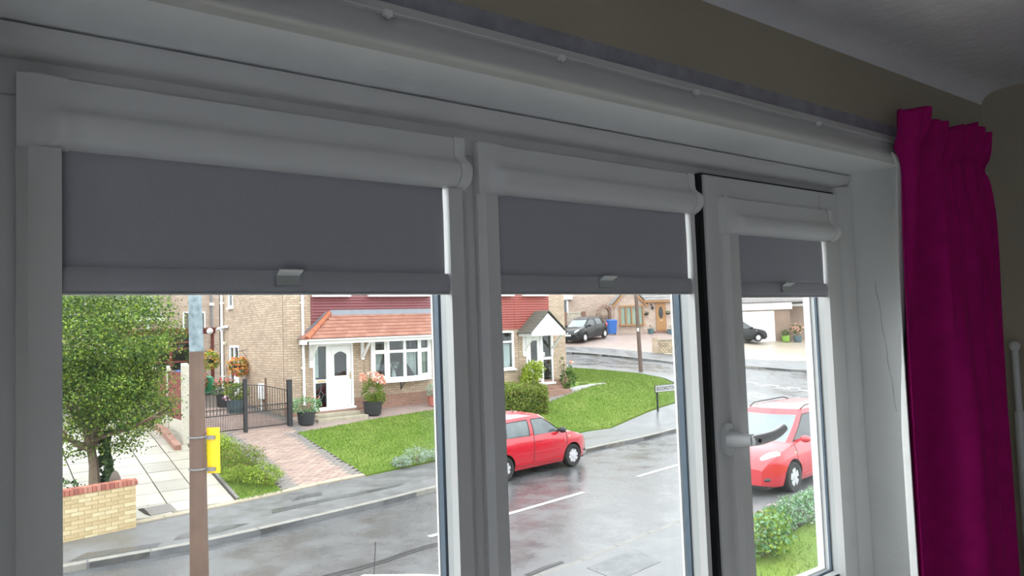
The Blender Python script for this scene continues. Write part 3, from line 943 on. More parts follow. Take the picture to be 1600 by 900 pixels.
mb = MB()
for off, w in ((0, .05), (.10, .03)):
    pts = [(1.5 + k * .45, 10.35 + .118 * k * .45 + off + .05 * math.sin(k * 1.3) + (.0 if k < 14 else .012 * (k - 14))) for k in range(16)]
    for a, b in zip(pts, pts[1:]):
        ww = w * random.uniform(.5, 1.3)
        mb.add([(a[0], a[1] - ww, .005), (b[0], b[1] - ww, .005), (b[0], b[1] + ww, .005), (a[0], a[1] + ww, .005)], [(0, 1, 2, 3)])
mb.build('tar_seam', 'tar', road)

# lawns
def inside(poly, x, y):
    c = np.zeros(len(x), bool)
    n = len(poly)
    for i in range(n):
        x0, y0 = poly[i]; x1, y1 = poly[(i + 1) % n]
        cond = (y0 > y) != (y1 > y)
        t = x0 + (y - y0) * (x1 - x0) / ((y1 - y0) if y1 != y0 else 1e-9)
        c ^= cond & (x < t)
    return c
def lawn(poly, name, label, n, dz=.12, size=.045):
    l = drape(poly, dz, .5, name, 'lawn_green', loc=(poly[0][0], poly[0][1], hz(*poly[0]) + dz), skirt=.14)
    S(l, label, 'lawn')
    xs = [p[0] for p in poly]; ys = [p[1] for p in poly]
    x = RNG.uniform(min(xs), max(xs), n * 3); y = RNG.uniform(min(ys), max(ys), n * 3)
    k = inside(poly, x, y)
    x = x[k][:n]; y = y[k][:n]
    z = H(x, y) + dz
    m = len(x)
    a = RNG.uniform(0, 2 * np.pi, m); h = size * (.5 + RNG.random(m)); lean = RNG.normal(0, .4, (m, 2)) * h[:, None]
    org = np.array(ROOT[l.name])
    b0 = np.stack([x + .006 * np.cos(a), y + .006 * np.sin(a), z], 1)
    b1 = np.stack([x - .006 * np.cos(a), y - .006 * np.sin(a), z], 1)
    tp = np.stack([x + lean[:, 0], y + lean[:, 1], z + h], 1)
    v = (np.stack([b0, b1, tp], 1) - org).reshape(-1, 3)
    me = bpy.data.meshes.new('grass_blades')
    me.vertices.add(3 * m); me.vertices.foreach_set('co', v.ravel())
    me.loops.add(3 * m); me.loops.foreach_set('vertex_index', np.arange(3 * m, dtype=np.int32))
    me.polygons.add(m); me.polygons.foreach_set('loop_start', np.arange(0, 3 * m, 3, dtype=np.int32)); me.polygons.foreach_set('loop_total', np.full(m, 3, dtype=np.int32))
    me.materials.append(MATS['grass_blade']); me.update(calc_edges=True)
    g = bpy.data.objects.new('grass_blades', me); COL.objects.link(g); g.parent = l; g['kind'] = 'stuff'
    return l
LAWN1 = [(8.22, 16.92), (10.5, 17.38), (13, 17.9), (16.8, 18.3), (19.4, 18.5), (21.8, 18.8), (23.5, 19.6), (24.6, 20.9), (25.1, 22.2), (25.0, 23.8), (24.4, 26.3), (23.7, 29.3),
         (20.2, 29.3), (19.75, 22.3), (21.2, 21.75), (19.2, 21.3), (17.3, 20.75), (15, 21.2), (12.9, 21.1), (10.3, 20.8), (7.85, 20.35)]
lawn(LAWN1, 'lawn', 'bright green lawn sloping up from the footpath to the brick houses', 90000)
lawn([(6.0, 16.5), (6.0, 18.8), (5.75, 21.0), (5.0, 21.0), (5.05, 18.5), (4.98, 16.3)], 'lawn', 'narrow grass strip with shrubs between the two driveways', 6000)
lawn([(8.1, 6.68), (10.6, 7.1), (12.6, 7.55), (16, 8.1), (16, 3.2), (8.1, 3.2)], 'lawn', 'small front lawn behind the rose bushes, near side of the street', 9000, .05)
own = drape([(-6, 1.2), (8.05, 1.2), (8.05, 6.7), (-6, 6.4)], .02, .5, 'driveway', 'concrete_pale', loc=(2, 4, .02))
S(own, 'pale concrete drive below the window where the white car stands', 'driveway')
# strips of paving by the houses
S(drape([(8.0, 20.3), (10.3, 20.75), (12.9, 21.05), (15, 21.15), (15, 22.1), (8.0, 22.1)], .105, .5, 'path', 'drive_brown', loc=(11, 21.4, 1.2)), 'pinkish paved strip along the foot of the house', 'path')
pth = thing('garden_path', (19.3, 21.3, hz(19.3, 21.3)), 'wet grey slab path by the gabled porch', 'path', kind='structure')
for k in range(7):
    x = 17.35 + k * .55
    q = [(x, 20.75 + k * .13), (x + .53, 20.75 + (k + 1) * .13), (x + .53, 21.35 + k * .07), (x, 21.3 + k * .07)]
    MB().hexa([(a, b, hz(a, b) + .08) for a, b in q], [(a, b, hz(a, b) + .135) for a, b in q]).build('paving_slab', 'slab_wet', pth)
# driveway of the brick house: individual blocks
bd = thing('block_driveway', (7.1, 18.6, hz(7.1, 18.6)), 'reddish block-paved driveway between the lawn and the shrubs', 'driveway', kind='structure')
drape([(6.0, 16.5), (8.2, 16.9), (7.9, 20.4), (8.15, 21.2), (8.15, 29.5), (4.95, 29.5), (4.95, 21.0), (5.75, 21.0), (6.0, 18.8)], .085, .5, 'bed', 'paver_joint', bd)
bmesh_block = {}
for i, m in enumerate(('paver_0', 'paver_1', 'paver_2', 'paver_grey')):
    ob = MB().box(-.0965, .0965, -.0465, .0465, -.05, 0).build('paving_block', m, bd, local=True)
    bmesh_block[i] = ob.data
    bpy.data.objects.remove(ob)
org = ROOT[bd.name]
rest = MB()
cells = []
y = 16.62
row = 0
while y < 25.8:
    s_ = hz(7, y + .05)
    slope = math.atan2(hz(7, y + .1) - hz(7, y), .1)
    x = 4.98 + (row % 2) * .1
    while x < 8.12:
        left = 6.02 if y < 18.8 else (6.02 - .27 * (y - 18.8) / 2.2 if y < 21 else 4.98)
        right = 8.2 - .3 * (y - 16.9) / 3.5 if y < 20.4 else 8.14
        front = 16.5 + .18 * (x - 6.0)
        if x - .1 > left - .05 and x + .1 < right + .05 and y > front + .1:
            edge = x - left < .45 or right - x < .35
            cells.append((y, x, edge, slope))
        x += .2
    y += .1 * math.cos(slope)
    row += 1
for n_, (y, x, edge, slope) in enumerate(cells):
    i = 3 if edge else random.choice((0, 0, 1, 2))
    z = hz(x, y) + .115 + random.uniform(-.003, .003)
    if n_ < 300:
        inst(bmesh_block[i], 'paving_block', (x - org.x, y - org.y, z - org.z), bd, (slope, 0, 0))
    else:
        c, s2 = math.cos(slope), math.sin(slope)
        q = [(-.0965, -.0465), (.0965, -.0465), (.0965, .0465), (-.0965, .0465)]
        top = [(x + a, y + b * c, z + b * s2) for a, b in q]
        rest.hexa([(p[0], p[1], p[2] - .04) for p in top], top, i)
rest.build('paving_blocks_beyond', ['paver_0', 'paver_1', 'paver_2', 'paver_grey'], bd, fix=False)['kind'] = 'stuff'
# cream edging along the back of the footpath
ed = thing('edging_strip', (6.2, 16.45, .1), 'cream concrete edging between footpath and driveways', 'edging', kind='structure')
el = [(2.95, 16.02), (4.0, 16.12), (4.95, 16.27), (6.0, 16.47), (6.9, 16.66), (8.2, 16.88)]
for a, b in zip(el, el[1:]):
    A = Vector((*a, 0)); B = Vector((*b, 0)); n2 = max(1, round((B - A).length / .6))
    for k in range(n2):
        p = A + (B - A) * (k / n2); q = A + (B - A) * ((k + .985) / n2)
        d = (q - p).normalized(); nn = Vector((-d.y, d.x, 0)) * .13
        MB().hexa([(v.x, v.y, .03) for v in (p, q, q + nn, p + nn)], [(v.x, v.y, hz(v.x, v.y) + .125) for v in (p, q, q + nn, p + nn)]).build('edging_stone', 'edging_cream', ed)
# pale slab driveway of the neighbour
sd = thing('slab_driveway', (3.9, 18, hz(3.9, 18)), 'pale concrete slab driveway beside the brown fence', 'driveway', kind='structure')
drape([(-1, 16.3), (3.0, 16.15), (4.96, 16.4), (5.0, 20.5), (4.75, 26), (-1, 26)], .07, .5, 'bed', 'paver_joint', sd)
y = 16.2; row = 0
colx = [-.9, .0, .75, 1.5, 2.25, 2.98, 3.66, 4.32, 4.93]
while y < 25.5:
    dy = .62
    for c0, c1 in zip(colx, colx[1:]):
        if y < 16.4 and c0 < 2.9: continue
        g = .012
        y0, y1 = y + g, y + dy - g
        if y0 < 16.15 + .12 * (c1 - 2.9): y0 = 16.15 + .12 * (c1 - 2.9)
        q = [(c0 + g, y0), (c1 - g, y0), (c1 - g, y1), (c0 + g, y1)]
        j = random.uniform(-.003, .003)
        MB().hexa([(a, b, hz(a, b) + .06) for a, b in q], [(a, b, hz(a, b) + .112 + j) for a, b in q]).build('paving_slab', 'slab_%d' % random.randrange(3), sd)
    y += dy
MB().hexa([(x, y, hz(x, y) + .08) for x, y in ((3.25, 16.28), (3.75, 16.34), (3.7, 16.75), (3.2, 16.7))],
          [(x, y, hz(x, y) + .118) for x, y in ((3.25, 16.28), (3.75, 16.34), (3.7, 16.75), (3.2, 16.7))]).build('drain_cover', 'paver_grey', sd)
MB().hexa([(x, y, hz(x, y) + .08) for x, y in ((3.18, 16.4), (3.25, 16.28), (3.2, 16.7), (3.1, 16.7))],
          [(x, y, hz(x, y) + .121) for x, y in ((3.18, 16.4), (3.25, 16.28), (3.2, 16.7), (3.1, 16.7))]).build('drain_edge', 'soil', sd)
for k in range(10):
    ya, yb_ = 16.45 + k * .45, 16.45 + (k + 1) * .45 - .01
    MB().hexa([(x, yy, hz(x, yy) + .05) for x, yy in ((4.96, ya), (5.03, ya), (5.03, yb_), (4.96, yb_))],
              [(x, yy, hz(x, yy) + .15) for x, yy in ((4.96, ya), (5.03, ya), (5.03, yb_), (4.96, yb_))]).build('edge_strip', 'paver_grey', sd)

# ================================================================== the semi-detached brick house opposite
HYF = 22.0
hs = thing('semi_detached_house', (13.8, HYF, 1.2), 'pair of buff brick semi-detached houses with red cladding, orange porch roof and white doors', 'house')
X0, X1, YR, EAV = 8.2, 19.38, 28.9, 6.3
def wall_x(mb, x0, x1, z0, z1, y0, y1, holes, mi=0):
    xs = sorted({x0, x1, *[h[0] for h in holes], *[h[1] for h in holes]}); zs = sorted({z0, z1, *[h[2] for h in holes], *[h[3] for h in holes]})
    for a, b in zip(xs, xs[1:]):
        run = None
        for c, d in zip(zs, zs[1:]):
            mx, mz = (a + b) / 2, (c + d) / 2
            hole = any(h[0] < mx < h[1] and h[2] < mz < h[3] for h in holes)
            if hole:
                if run: mb.box(a, b, y0, y1, *run, mi); run = None
            else:
                run = [run[0], d] if run else [c, d]
        if run: mb.box(a, b, y0, y1, *run, mi)
DOOR1 = (9.0, 10.34, 1.31, 3.33); BAY = (11.0, 13.12, 2.12, 3.42); WIN2 = (14.9, 16.8, 2.12, 3.52); DOOR2 = (17.38, 18.68, 1.46, 3.38)
mb = MB()
wall_x(mb, X0, X1, 1.36, EAV, HYF, HYF + .25, [DOOR1[:2] + (1.31, 3.33), BAY, WIN2, DOOR2])
mb.build('front_wall', 'brick_buff', hs, uv=True)
mb = MB()
wall_x(mb, X0 - .01, X1 + .01, .7, 1.36, HYF - .015, HYF + .25, [DOOR1[:2] + (1.31, 1.6)])
mb.build('plinth', 'brick_plinth', hs, uv=True)
SW = ((25.75, 26.95, 1.6, 3.36), (27.35, 27.75, 4.7, 5.9))
mb = MB()
ys = sorted({HYF + .25, YR, 26.6, 27.68, 27.2, 27.75})
for (a, b) in zip(ys, ys[1:]):
    m_ = (a + b) / 2
    spans = [(.9, EAV)]
    if 26.6 < m_ < 27.68: spans = [(.9, 1.5), (3.36, EAV)] if not (27.2 < m_) else [(.9, 1.5), (3.36, 4.72), (5.9, EAV)]
    elif 27.2 < m_ < 27.75: spans = [(.9, 4.72), (5.9, EAV)]
    for z0, z1 in spans: mb.box(X0, X0 + .25, a, b, z0, z1)
mb.hexa([(X0, HYF, EAV), (X0, YR, EAV), (X0, (HYF + YR) / 2, 8.6)], [(X0 + .25, HYF, EAV), (X0 + .25, YR, EAV), (X0 + .25, (HYF + YR) / 2, 8.6)])
mb.build('side_wall', 'brick_buff', hs, uv=True)
mb = MB().box(X1 - .25, X1, HYF + .25, YR, .9, EAV)
mb.hexa([(X1, HYF, EAV), (X1, YR, EAV), (X1, (HYF + YR) / 2, 8.6)], [(X1 - .25, HYF, EAV), (X1 - .25, YR, EAV), (X1 - .25, (HYF + YR) / 2, 8.6)])
mb.build('side_wall', 'brick_buff', hs, uv=True)
MB().box(X0, X1, YR - .25, YR, .9, EAV).build('rear_wall', 'brick_buff', hs, uv=True)
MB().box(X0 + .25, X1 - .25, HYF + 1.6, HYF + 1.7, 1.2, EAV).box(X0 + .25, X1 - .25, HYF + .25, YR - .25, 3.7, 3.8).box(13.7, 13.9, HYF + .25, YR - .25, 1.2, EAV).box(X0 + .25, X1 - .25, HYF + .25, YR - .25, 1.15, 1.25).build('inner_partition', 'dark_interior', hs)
mb = MB()
ym = (HYF + YR) / 2
for s_, y0 in ((1, HYF - .35), (-1, YR + .35)):
    mb.hexa([(X0 - .2, y0, EAV - .12), (X1 + .2, y0, EAV - .12), (X1 + .2, ym, 8.72), (X0 - .2, ym, 8.72)], [(X0 - .2, y0, EAV), (X1 + .2, y0, EAV), (X1 + .2, ym, 8.86), (X0 - .2, ym, 8.86)])
mb.build('roof', 'tile_far', hs)
# side recess of the corner: quoin strip and movement joint
MB().box(X0 - .006, X0 + .001, 22.28, 22.3, 1.2, EAV).build('movement_joint', 'tread_dark', hs)
MB().box(10.72, 10.735, HYF - .004, HYF + .002, 1.55, 2.75).build('movement_joint', 'tread_dark', hs)
MB().box(17.02, 17.035, HYF - .004, HYF + .002, 1.55, 3.5).build('movement_joint', 'tread_dark', hs)
# cladding boards
bh = .092
nb = int((EAV - 3.58) / bh)
for xa, xb, m in ((9.0, 13.92, 'cladding_maroon'), (13.93, 16.86, 'cladding_red'), (16.87, 18.57, 'cladding_red')):
    ob0 = None
    for k in range(nb):
        z = 3.58 + k * bh
        if ob0 is None:
            pr = [(HYF + .001, 0), (HYF - .034, 0), (HYF - .036, .012), (HYF - .014, bh - .012), (HYF - .010, bh - .001), (HYF + .001, bh - .001)]
            ob0 = MB().prism([(p[0], p[1] + z) for p in pr], 'x', xa, xb).build('cladding_board', m, hs)
        else:
            inst(ob0.data, 'cladding_board', (0, 0, k * bh), hs)
MB().box(8.97, 9.0, HYF - .03, HYF, 3.56, EAV).build('corner_trim', 'cladding_maroon', hs)
# upstairs windows: sill, frame, panes
def window_flat(x0, x1, z0, z1, mull, y=HYF, top=None, sill=True, name='window', par=hs, curtains=None, depth=.05, m='white_upvc'):
    fr = MB()
    ring(fr, x0, x1, z0, z1, .07, y - depth, y + .04)
    for xm in mull: fr.box(xm - .035, xm + .035, y - depth, y + .04, z0 + .07, z1 - .07)
    if top: fr.box(x0 + .07, x1 - .07, y - depth, y + .04, top - .035, top + .035)
    fr = fr.build(name, m, par, bevel=.008, seg=1)
    if sill: MB().box(x0 - .05, x1 + .05, y - depth - .07, y + .02, z0 - .055, z0 - .001).build('sill', m, fr)
    xs = [x0 + .07] + [v for xm in mull for v in (xm - .035, xm + .035)] + [x1 - .07]
    for a, b in zip(xs[::2], xs[1::2]):
        MB().box(a, b, y - .012, y - .006, z0 + .07, (top - .035) if top else z1 - .07).build('pane', 'house_glass', fr)
        if top: MB().box(a, b, y - .012, y - .006, top + .035, z1 - .07).build('pane', 'house_glass', fr)
    return fr
for x0, x1, mu in ((9.05, 10.2, [9.6]), (10.95, 13.15, [11.7, 12.4]), (14.9, 16.75, [15.8]), (17.3, 18.4, [17.85])):
    MB().box(x0, x1, HYF - .038, HYF - .037, 4.86, 5.95).build('dark_backing', 'dark_interior', hs)  # dark sheet stands in for the unlit room behind the panes
    window_flat(x0, x1, 4.86, 5.95, mu, HYF - .05, depth=.06)
# ---- front door of the near half
def pleat(mb, x0, x1, zt, zb, y, n=9, amp=.02, slant=0., dirx=1):
    """hanging net: slant>0 sweeps the lower hem towards x0"""
    rows = []
    for i in range(7):
        t = i / 6
        z = zt + (zb - zt) * t
        xe = x1 - (x1 - x0) * slant * t ** 1.3
        rows.append([(x0 + (xe - x0) * j / (n * 4), y + amp * math.sin(j * math.pi / 2), z) for j in range(n * 4 + 1)])
    if dirx < 0:
        rows = [[(x0 + x1 - p[0], p[1], p[2]) for p in r] for r in rows]
    return mb.grid(rows)
fr = MB()
ring(fr, DOOR1[0], DOOR1[1], DOOR1[2], DOOR1[3], .07, HYF - .03, HYF + .06)
fr.box(9.43, 9.60, HYF - .03, HYF + .06, 1.38, 3.26); fr.box(9.07, 9.43, HYF - .03, HYF + .06, 2.13, 2.24)
fr.box(DOOR1[0] - .06, DOOR1[1] + .05, HYF - .09, HYF + .05, 1.27, 1.345)
fr = fr.build('door_frame', 'white_upvc', hs, bevel=.008, seg=1)
for z0, z1 in ((1.38, 2.13), (2.24, 3.26)):
    MB().box(9.07, 9.43, HYF + .01, HYF + .016, z0, z1).build('pane', 'house_glass', fr)
lead_ = MB()
for z0, z1 in ((1.42, 2.1), (2.28, 3.2)):
    cz = (z0 + z1) / 2
    for a, b in (((9.25, z0), (9.25, cz - .15)), ((9.25, z1), (9.25, cz + .15)), ((9.25, cz - .15), (9.17, cz)), ((9.17, cz), (9.25, cz + .15)), ((9.25, cz + .15), (9.33, cz)), ((9.33, cz), (9.25, cz - .15)), ((9.07, cz), (9.17, cz)), ((9.33, cz), (9.43, cz))):
        lead_.bar((a[0], HYF + .006, a[1]), (b[0], HYF + .006, b[1]), .008, .008)
lead_.build('lead_strips', 'lead', fr)['kind'] = 'stuff'
MB().box(9.12, 9.38, HYF - .045, HYF - .03, 2.155, 2.215).build('letter_plate', 'brass', fr)
lf = MB()
arch = [(9.70 + .42 * k / 10, 2.98 + .10 * math.sin(math.pi * k / 10)) for k in range(11)]
L0, L1, B0, B1 = 9.605, 10.265, 1.385, 3.255
lf.box(L0, 9.70, HYF - .01, HYF + .04, B0, B1); lf.box(10.12, L1, HYF - .01, HYF + .04, B0, B1)
lf.box(9.70, 10.12, HYF - .01, HYF + .04, B0, 2.32)
for a, b in zip(arch, arch[1:]):
    lf.hexa([(a[0], HYF - .01, a[1]), (b[0], HYF - .01, b[1]), (b[0], HYF - .01, B1), (a[0], HYF - .01, B1)], [(a[0], HYF + .04, a[1]), (b[0], HYF + .04, b[1]), (b[0], HYF + .04, B1), (a[0], HYF + .04, B1)])
lf = lf.build('front_door', 'white_upvc', hs)
gp = [(9.70, 2.32), (10.12, 2.32)] + arch[::-1]
MB().prism(gp, 'y', HYF + .012, HYF + .018).build('pane', 'house_glass', lf)
ls = MB()
for k in range(6):
    w_, h_ = (.11, .3) if k < 1 else (.11 - .018 * k, .3 - .05 * k)
    q = [(9.91, 2.72 - h_), (9.91 + w_, 2.72), (9.91, 2.72 + h_), (9.91 - w_, 2.72)]
    if k in (0, 2, 4):
        for a, b in zip(q, q[1:] + q[:1]): ls.bar((a[0], HYF + .009, a[1]), (b[0], HYF + .009, b[1]), .008, .008)
ls.build('lead_strips', 'lead', lf)['kind'] = 'stuff'
ls = MB(); ring(ls, 9.66, 10.21, 1.44, 2.26, .018, HYF - .016, HYF - .008); ls.build('panel_mould', 'white_upvc', lf)
ls = MB(); ring(ls, L0 - .004, L1 + .004, B0 - .004, B1 + .004, .006, HYF - .012, HYF - .009); ls.build('door_seal', 'seal_and_gap', lf)
MB().box(10.215, 10.245, HYF - .03, HYF - .01, 2.2, 2.42).box(10.15, 10.24, HYF - .06, HYF - .045, 2.3, 2.32).build('handle', 'brass', lf)
MB().grid([[(9.08 + .02 * j, HYF + .10 + .012 * math.sin(j * 1.6), z) for j in range(8)] for z in (2.3, 2.7, 3.2)]).build('net_curtain', 'net_curtain', fr)
# steps
st = MB().box(8.72, 10.34, 20.98, 21.98, .85, 1.135).build('step', 'stone_step', hs, bevel=.02)
st = MB().box(8.84, 10.26, 21.36, 21.98, 1.13, 1.235).build('step', 'stone_step', hs, bevel=.02)
MB().box(9.02, 10.3, 21.75, 21.98, 1.235, 1.275).build('step', 'brick_plinth', hs, uv=True)
# ---- porch roof across door and bay
EX0, EX1, EY, EZ = 8.56, 14.15, 21.28, 3.50
RX0, RX1, RZ = 9.56, 13.5, 4.24
mb = MB()
mb.add([(EX0, EY, EZ), (EX1, EY, EZ), (RX1, HYF - .04, RZ), (RX0, HYF - .04, RZ), (EX0, HYF - .04, EZ), (EX1, HYF - .04, EZ)],
       [(0, 1, 2, 3), (0, 3, 4), (1, 5, 2), (0, 4, 5, 1), (2, 5, 4, 3)])
pr = mb.build('porch_roof', 'roof_tile_1', hs)
sl = Vector((0, HYF - .04 - EY, RZ - EZ)); slen = sl.length; sd_ = sl.normalized(); ang = math.atan2(sd_.z, sd_.y)
nrows = 7; rl = slen / nrows
tile_me = []
for i in range(3):
    ob = MB().box(-.1085, .1085, 0, rl * 1.25, .0, .026).build('roof_tile', 'roof_tile_%d' % i, pr, local=True)
    tile_me.append(ob.data); bpy.data.objects.remove(ob)
po = ROOT[pr.name]
for r_ in range(nrows):
    t = r_ / nrows
    xa = EX0 + (RX0 - EX0) * (t + .06); xb = EX1 + (RX1 - EX1) * (t + .06)
    base = Vector((0, EY, EZ)) + sl * t
    x = EX0 + .02 + (r_ % 2) * .11
    while x < xb:
        if x - .108 > xa - .07 and x + .108 < xb + .07:
            o = inst(random.choice(tile_me), 'roof_tile', (x - po.x, base.y - .012 - po.y, base.z + .014 - po.z), pr, (ang - .12 + random.uniform(-.012, .012), 0, random.uniform(-.006, .006)))
        x += .22
for t in range(3):     # tiles of the short hip end
    for k in range(3 - t):
        yy = EY + .16 + .2 * k + .17 * t
        zz = EZ + .01 + t * .2; xx = EX0 - .015 + t * .27
        MB().hexa([(xx, yy - .1, zz), (xx, yy + .1, zz), (xx + .30, yy + .1, zz + .225), (xx + .30, yy - .1, zz + .225)],
                  [(xx - .01, yy - .1, zz + .018), (xx - .01, yy + .1, zz + .018), (xx + .29, yy + .1, zz + .243), (xx + .29, yy - .1, zz + .243)]).build('roof_tile', 'roof_tile_0', pr)
for p0, p1, dx in (((EX0 - .02, EY - .03, EZ + .02), (RX0, HYF - .05, RZ + .05), 0), ((EX1 + .02, EY - .03, EZ + .02), (RX1, HYF - .05, RZ + .05), 0)):
    a = Vector(p0); b = Vector(p1)
    for k in range(4):
        q0 = a + (b - a) * k / 4; q1 = a + (b - a) * (k + 1.04) / 4
        MB().tube([q0, q1], [.085, .074], 12).build('hip_tile', 'hip_tile', pr, smooth=True)
MB().hexa([(RX0 + .02, HYF - .10, RZ - .02), (RX1, HYF - .10, RZ - .02), (RX1, HYF - .035, RZ + .02), (RX0 + .02, HYF - .035, RZ + .02)],
          [(RX0 + .02, HYF - .095, RZ + .012), (RX1, HYF - .095, RZ + .012), (RX1, HYF - .035, RZ + .15), (RX0 + .02, HYF - .035, RZ + .15)]).build('lead_flashing', 'lead', pr)
MB().hexa([(EX0 - .06, HYF - .05, EZ), (EX0 + .03, HYF - .05, EZ), (RX0, HYF - .05, RZ), (RX0 - .12, HYF - .05, RZ + .1)], [(EX0 - .06, HYF - .012, EZ), (EX0 + .03, HYF - .012, EZ), (RX0, HYF - .012, RZ), (RX0 - .12, HYF - .012, RZ + .1)]).build('lead_flashing', 'lead', pr)
MB().box(EX0 + .02, EX1 - .02, EY + .03, EY + .06, 3.34, 3.50).box(EX0 + .02, EX0 + .05, EY + .03, HYF - .002, 3.34, 3.50).box(EX1 - .05, EX1 - .02, EY + .03, HYF - .002, 3.34, 3.50).box(EX0 + .05, EX1 - .05, EY + .06, HYF - .002, 3.385, 3.4).build('fascia', 'white_paint', pr)
gp = [(EY + .03 - .055 + .055 * math.cos(a), 3.475 + .05 * math.sin(a)) for a in [math.pi + k * math.pi / 8 for k in range(9)]] + [(EY + .03, 3.49), (EY - .08, 3.49)]
MB().prism(gp, 'x', EX0 - .03, EX1 + .03).build('gutter', 'white_upvc', pr, smooth=True)
for bx in (8.93, 10.66):
    mb = MB().box(bx - .05, bx + .05, HYF - .07, HYF - .001, 2.62 if bx < 9 else 2.78, 3.34)
    mb.bar((bx, HYF - .06, 2.86), (bx, EY + .15, 3.34), .07, .06)
    mb.build('porch_bracket', 'white_paint', hs)
# ---- bow window
NX = [10.98, 11.436, 11.992, 12.568, 13.126]; NY = [21.96, 21.73, 21.64, 21.71, 21.94]
bw = MB()
plan = list(zip(NX, NY))
bw.hexa([(x, y - .07, 2.06) for x, y in plan] + [(13.2, HYF + .1, 2.06), (10.9, HYF + .1, 2.06)], [(x, y - .07, 2.12) for x, y in plan] + [(13.2, HYF + .1, 2.12), (10.9, HYF + .1, 2.12)])
bw = bw.build('bow_window', 'white_upvc', hs)
mb = MB()
mb.hexa([(x, y - .14, 2.0) for x, y in plan] + [(13.25, HYF + .0, 2.0), (10.85, HYF + .0, 2.0)], [(x, y - .12, 2.06) for x, y in plan] + [(13.25, HYF + .0, 2.06), (10.85, HYF + .0, 2.06)])
mb.build('sill', 'white_upvc', bw)
mb = MB(); mb.hexa([(x, y - .05, 3.40) for x, y in plan] + [(13.15, HYF + .2, 3.40), (10.95, HYF + .2, 3.40)], [(x, y - .05, 3.48) for x, y in plan] + [(13.15, HYF + .2, 3.48), (10.95, HYF + .2, 3.48)])
mb.build('window_head', 'white_upvc', bw)
for i, (x, y) in enumerate(plan):
    MB().bar((x, y - .02, 2.1), (x, y - .02, 3.42), .085, .09, up=(0, 1, 0)).build('mullion', 'white_upvc', bw)
for i, (a, b) in enumerate(zip(plan, plan[1:])):
    A = Vector((a[0], a[1] - .02, 0)); B = Vector((b[0], b[1] - .02, 0)); d = (B - A).normalized(); n_ = Vector((d.y, -d.x, 0))
    opening = i in (0, 3)
    fm = MB()
    fw = .10 if opening else .05
    for z, h in ((2.12 + fw / 2, fw), (3.0, .09 if not opening else .13), (3.40 - fw / 3, fw * .8)):
        fm.bar(A + Vector((0, 0, z)), B + Vector((0, 0, z)), .07, h)
    if opening:
        for e_ in (A + d * .075, B - d * .075): fm.bar(e_ + Vector((0, 0, 2.12)), e_ + Vector((0, 0, 3.4)), .08, .065, up=n_)
    fm.build('light_frame', 'white_upvc', bw)
    for z0, z1 in ((2.15, 2.96), (3.04, 3.38)):
        p = [A + d * .04 - n_ * .01, B - d * .04 - n_ * .01]
        MB().hexa([(p[0].x, p[0].y, z0), (p[1].x, p[1].y, z0), (p[1].x - n_.x * .006, p[1].y - n_.y * .006, z0), (p[0].x - n_.x * .006, p[0].y - n_.y * .006, z0)],
                  [(p[0].x, p[0].y, z1), (p[1].x, p[1].y, z1), (p[1].x - n_.x * .006, p[1].y - n_.y * .006, z1), (p[0].x - n_.x * .006, p[0].y - n_.y * .006, z1)]).build('pane', 'house_glass', bw)
    ld = MB()
    for fx in (.33, .66):
        q = A + (B - A) * fx + n_ * .004
        ld.bar(q + Vector((0, 0, 3.05)), q + Vector((0, 0, 3.37)), .007, .007)
        ld.bar(q + Vector((0, 0, 2.2)), q + Vector((0, 0, 2.95)), .005, .005)
    for z in (3.15, 3.27, 2.4, 2.65):
        ld.bar(A + d * .06 + n_ * .004 + Vector((0, 0, z)), B - d * .06 + n_ * .004 + Vector((0, 0, z)), .006, .006)
    ld.build('lead_strips', 'lead', bw)['kind'] = 'stuff'
mb = MB().box(12.02, 12.05, HYF - .36, HYF - .001, 1.96, 1.99); mb.box(12.02, 12.05, HYF - .03, HYF - .001, 1.72, 1.99); mb.bar((12.035, HYF - .02, 1.74), (12.035, HYF - .26, 1.97), .02, .02)
mb.build('iron_bracket', 'black_iron', bw)
for nm, a in (('left end', (11.06, 11.40, .86, 1, 21.98)), ('third light', (12.02, 12.56, .9, -1, 21.86))):
    mb = pleat(MB(), a[0], a[1], 2.98, 2.16, a[4], 8, .015, a[2], a[3])
    ob = mb.build('net_curtain', 'net_curtain', loc=(a[0], a[4], 2.16))
    tag(ob, 'white swagged net curtain inside the bow window, %s' % ('nearest the front door' if nm == 'left end' else 'in its third light'), 'curtain', 'curtains in the bow window')
ob = pleat(MB(), 12.68, 13.0, 3.0, 2.16, 21.98, 8, .015, 0, 1).build('curtain', 'green_curtain', loc=(12.8, 21.98, 2.16))
tag(ob, 'straight pale green curtain in the end light of the bow window', 'curtain', 'curtains in the bow window')
vs_ = thing('flower_vase', (11.75, 21.95, 2.12), 'white flowers in a vase inside the bow window', 'vase')
MB().lathe([(.0, 0), (.06, 0), (.075, .1), (.05, .2), (.06, .24)], (11.75, 21.95, 2.12), 12).build('vase', 'white_paint', vs_, smooth=True)
leaves('blooms', blob((11.75, 21.95, 2.5), (.22, .1, .16), 90), .07, ['petal_white', 'leaf_mid'], vs_, seed=5, share=[.7, .3])
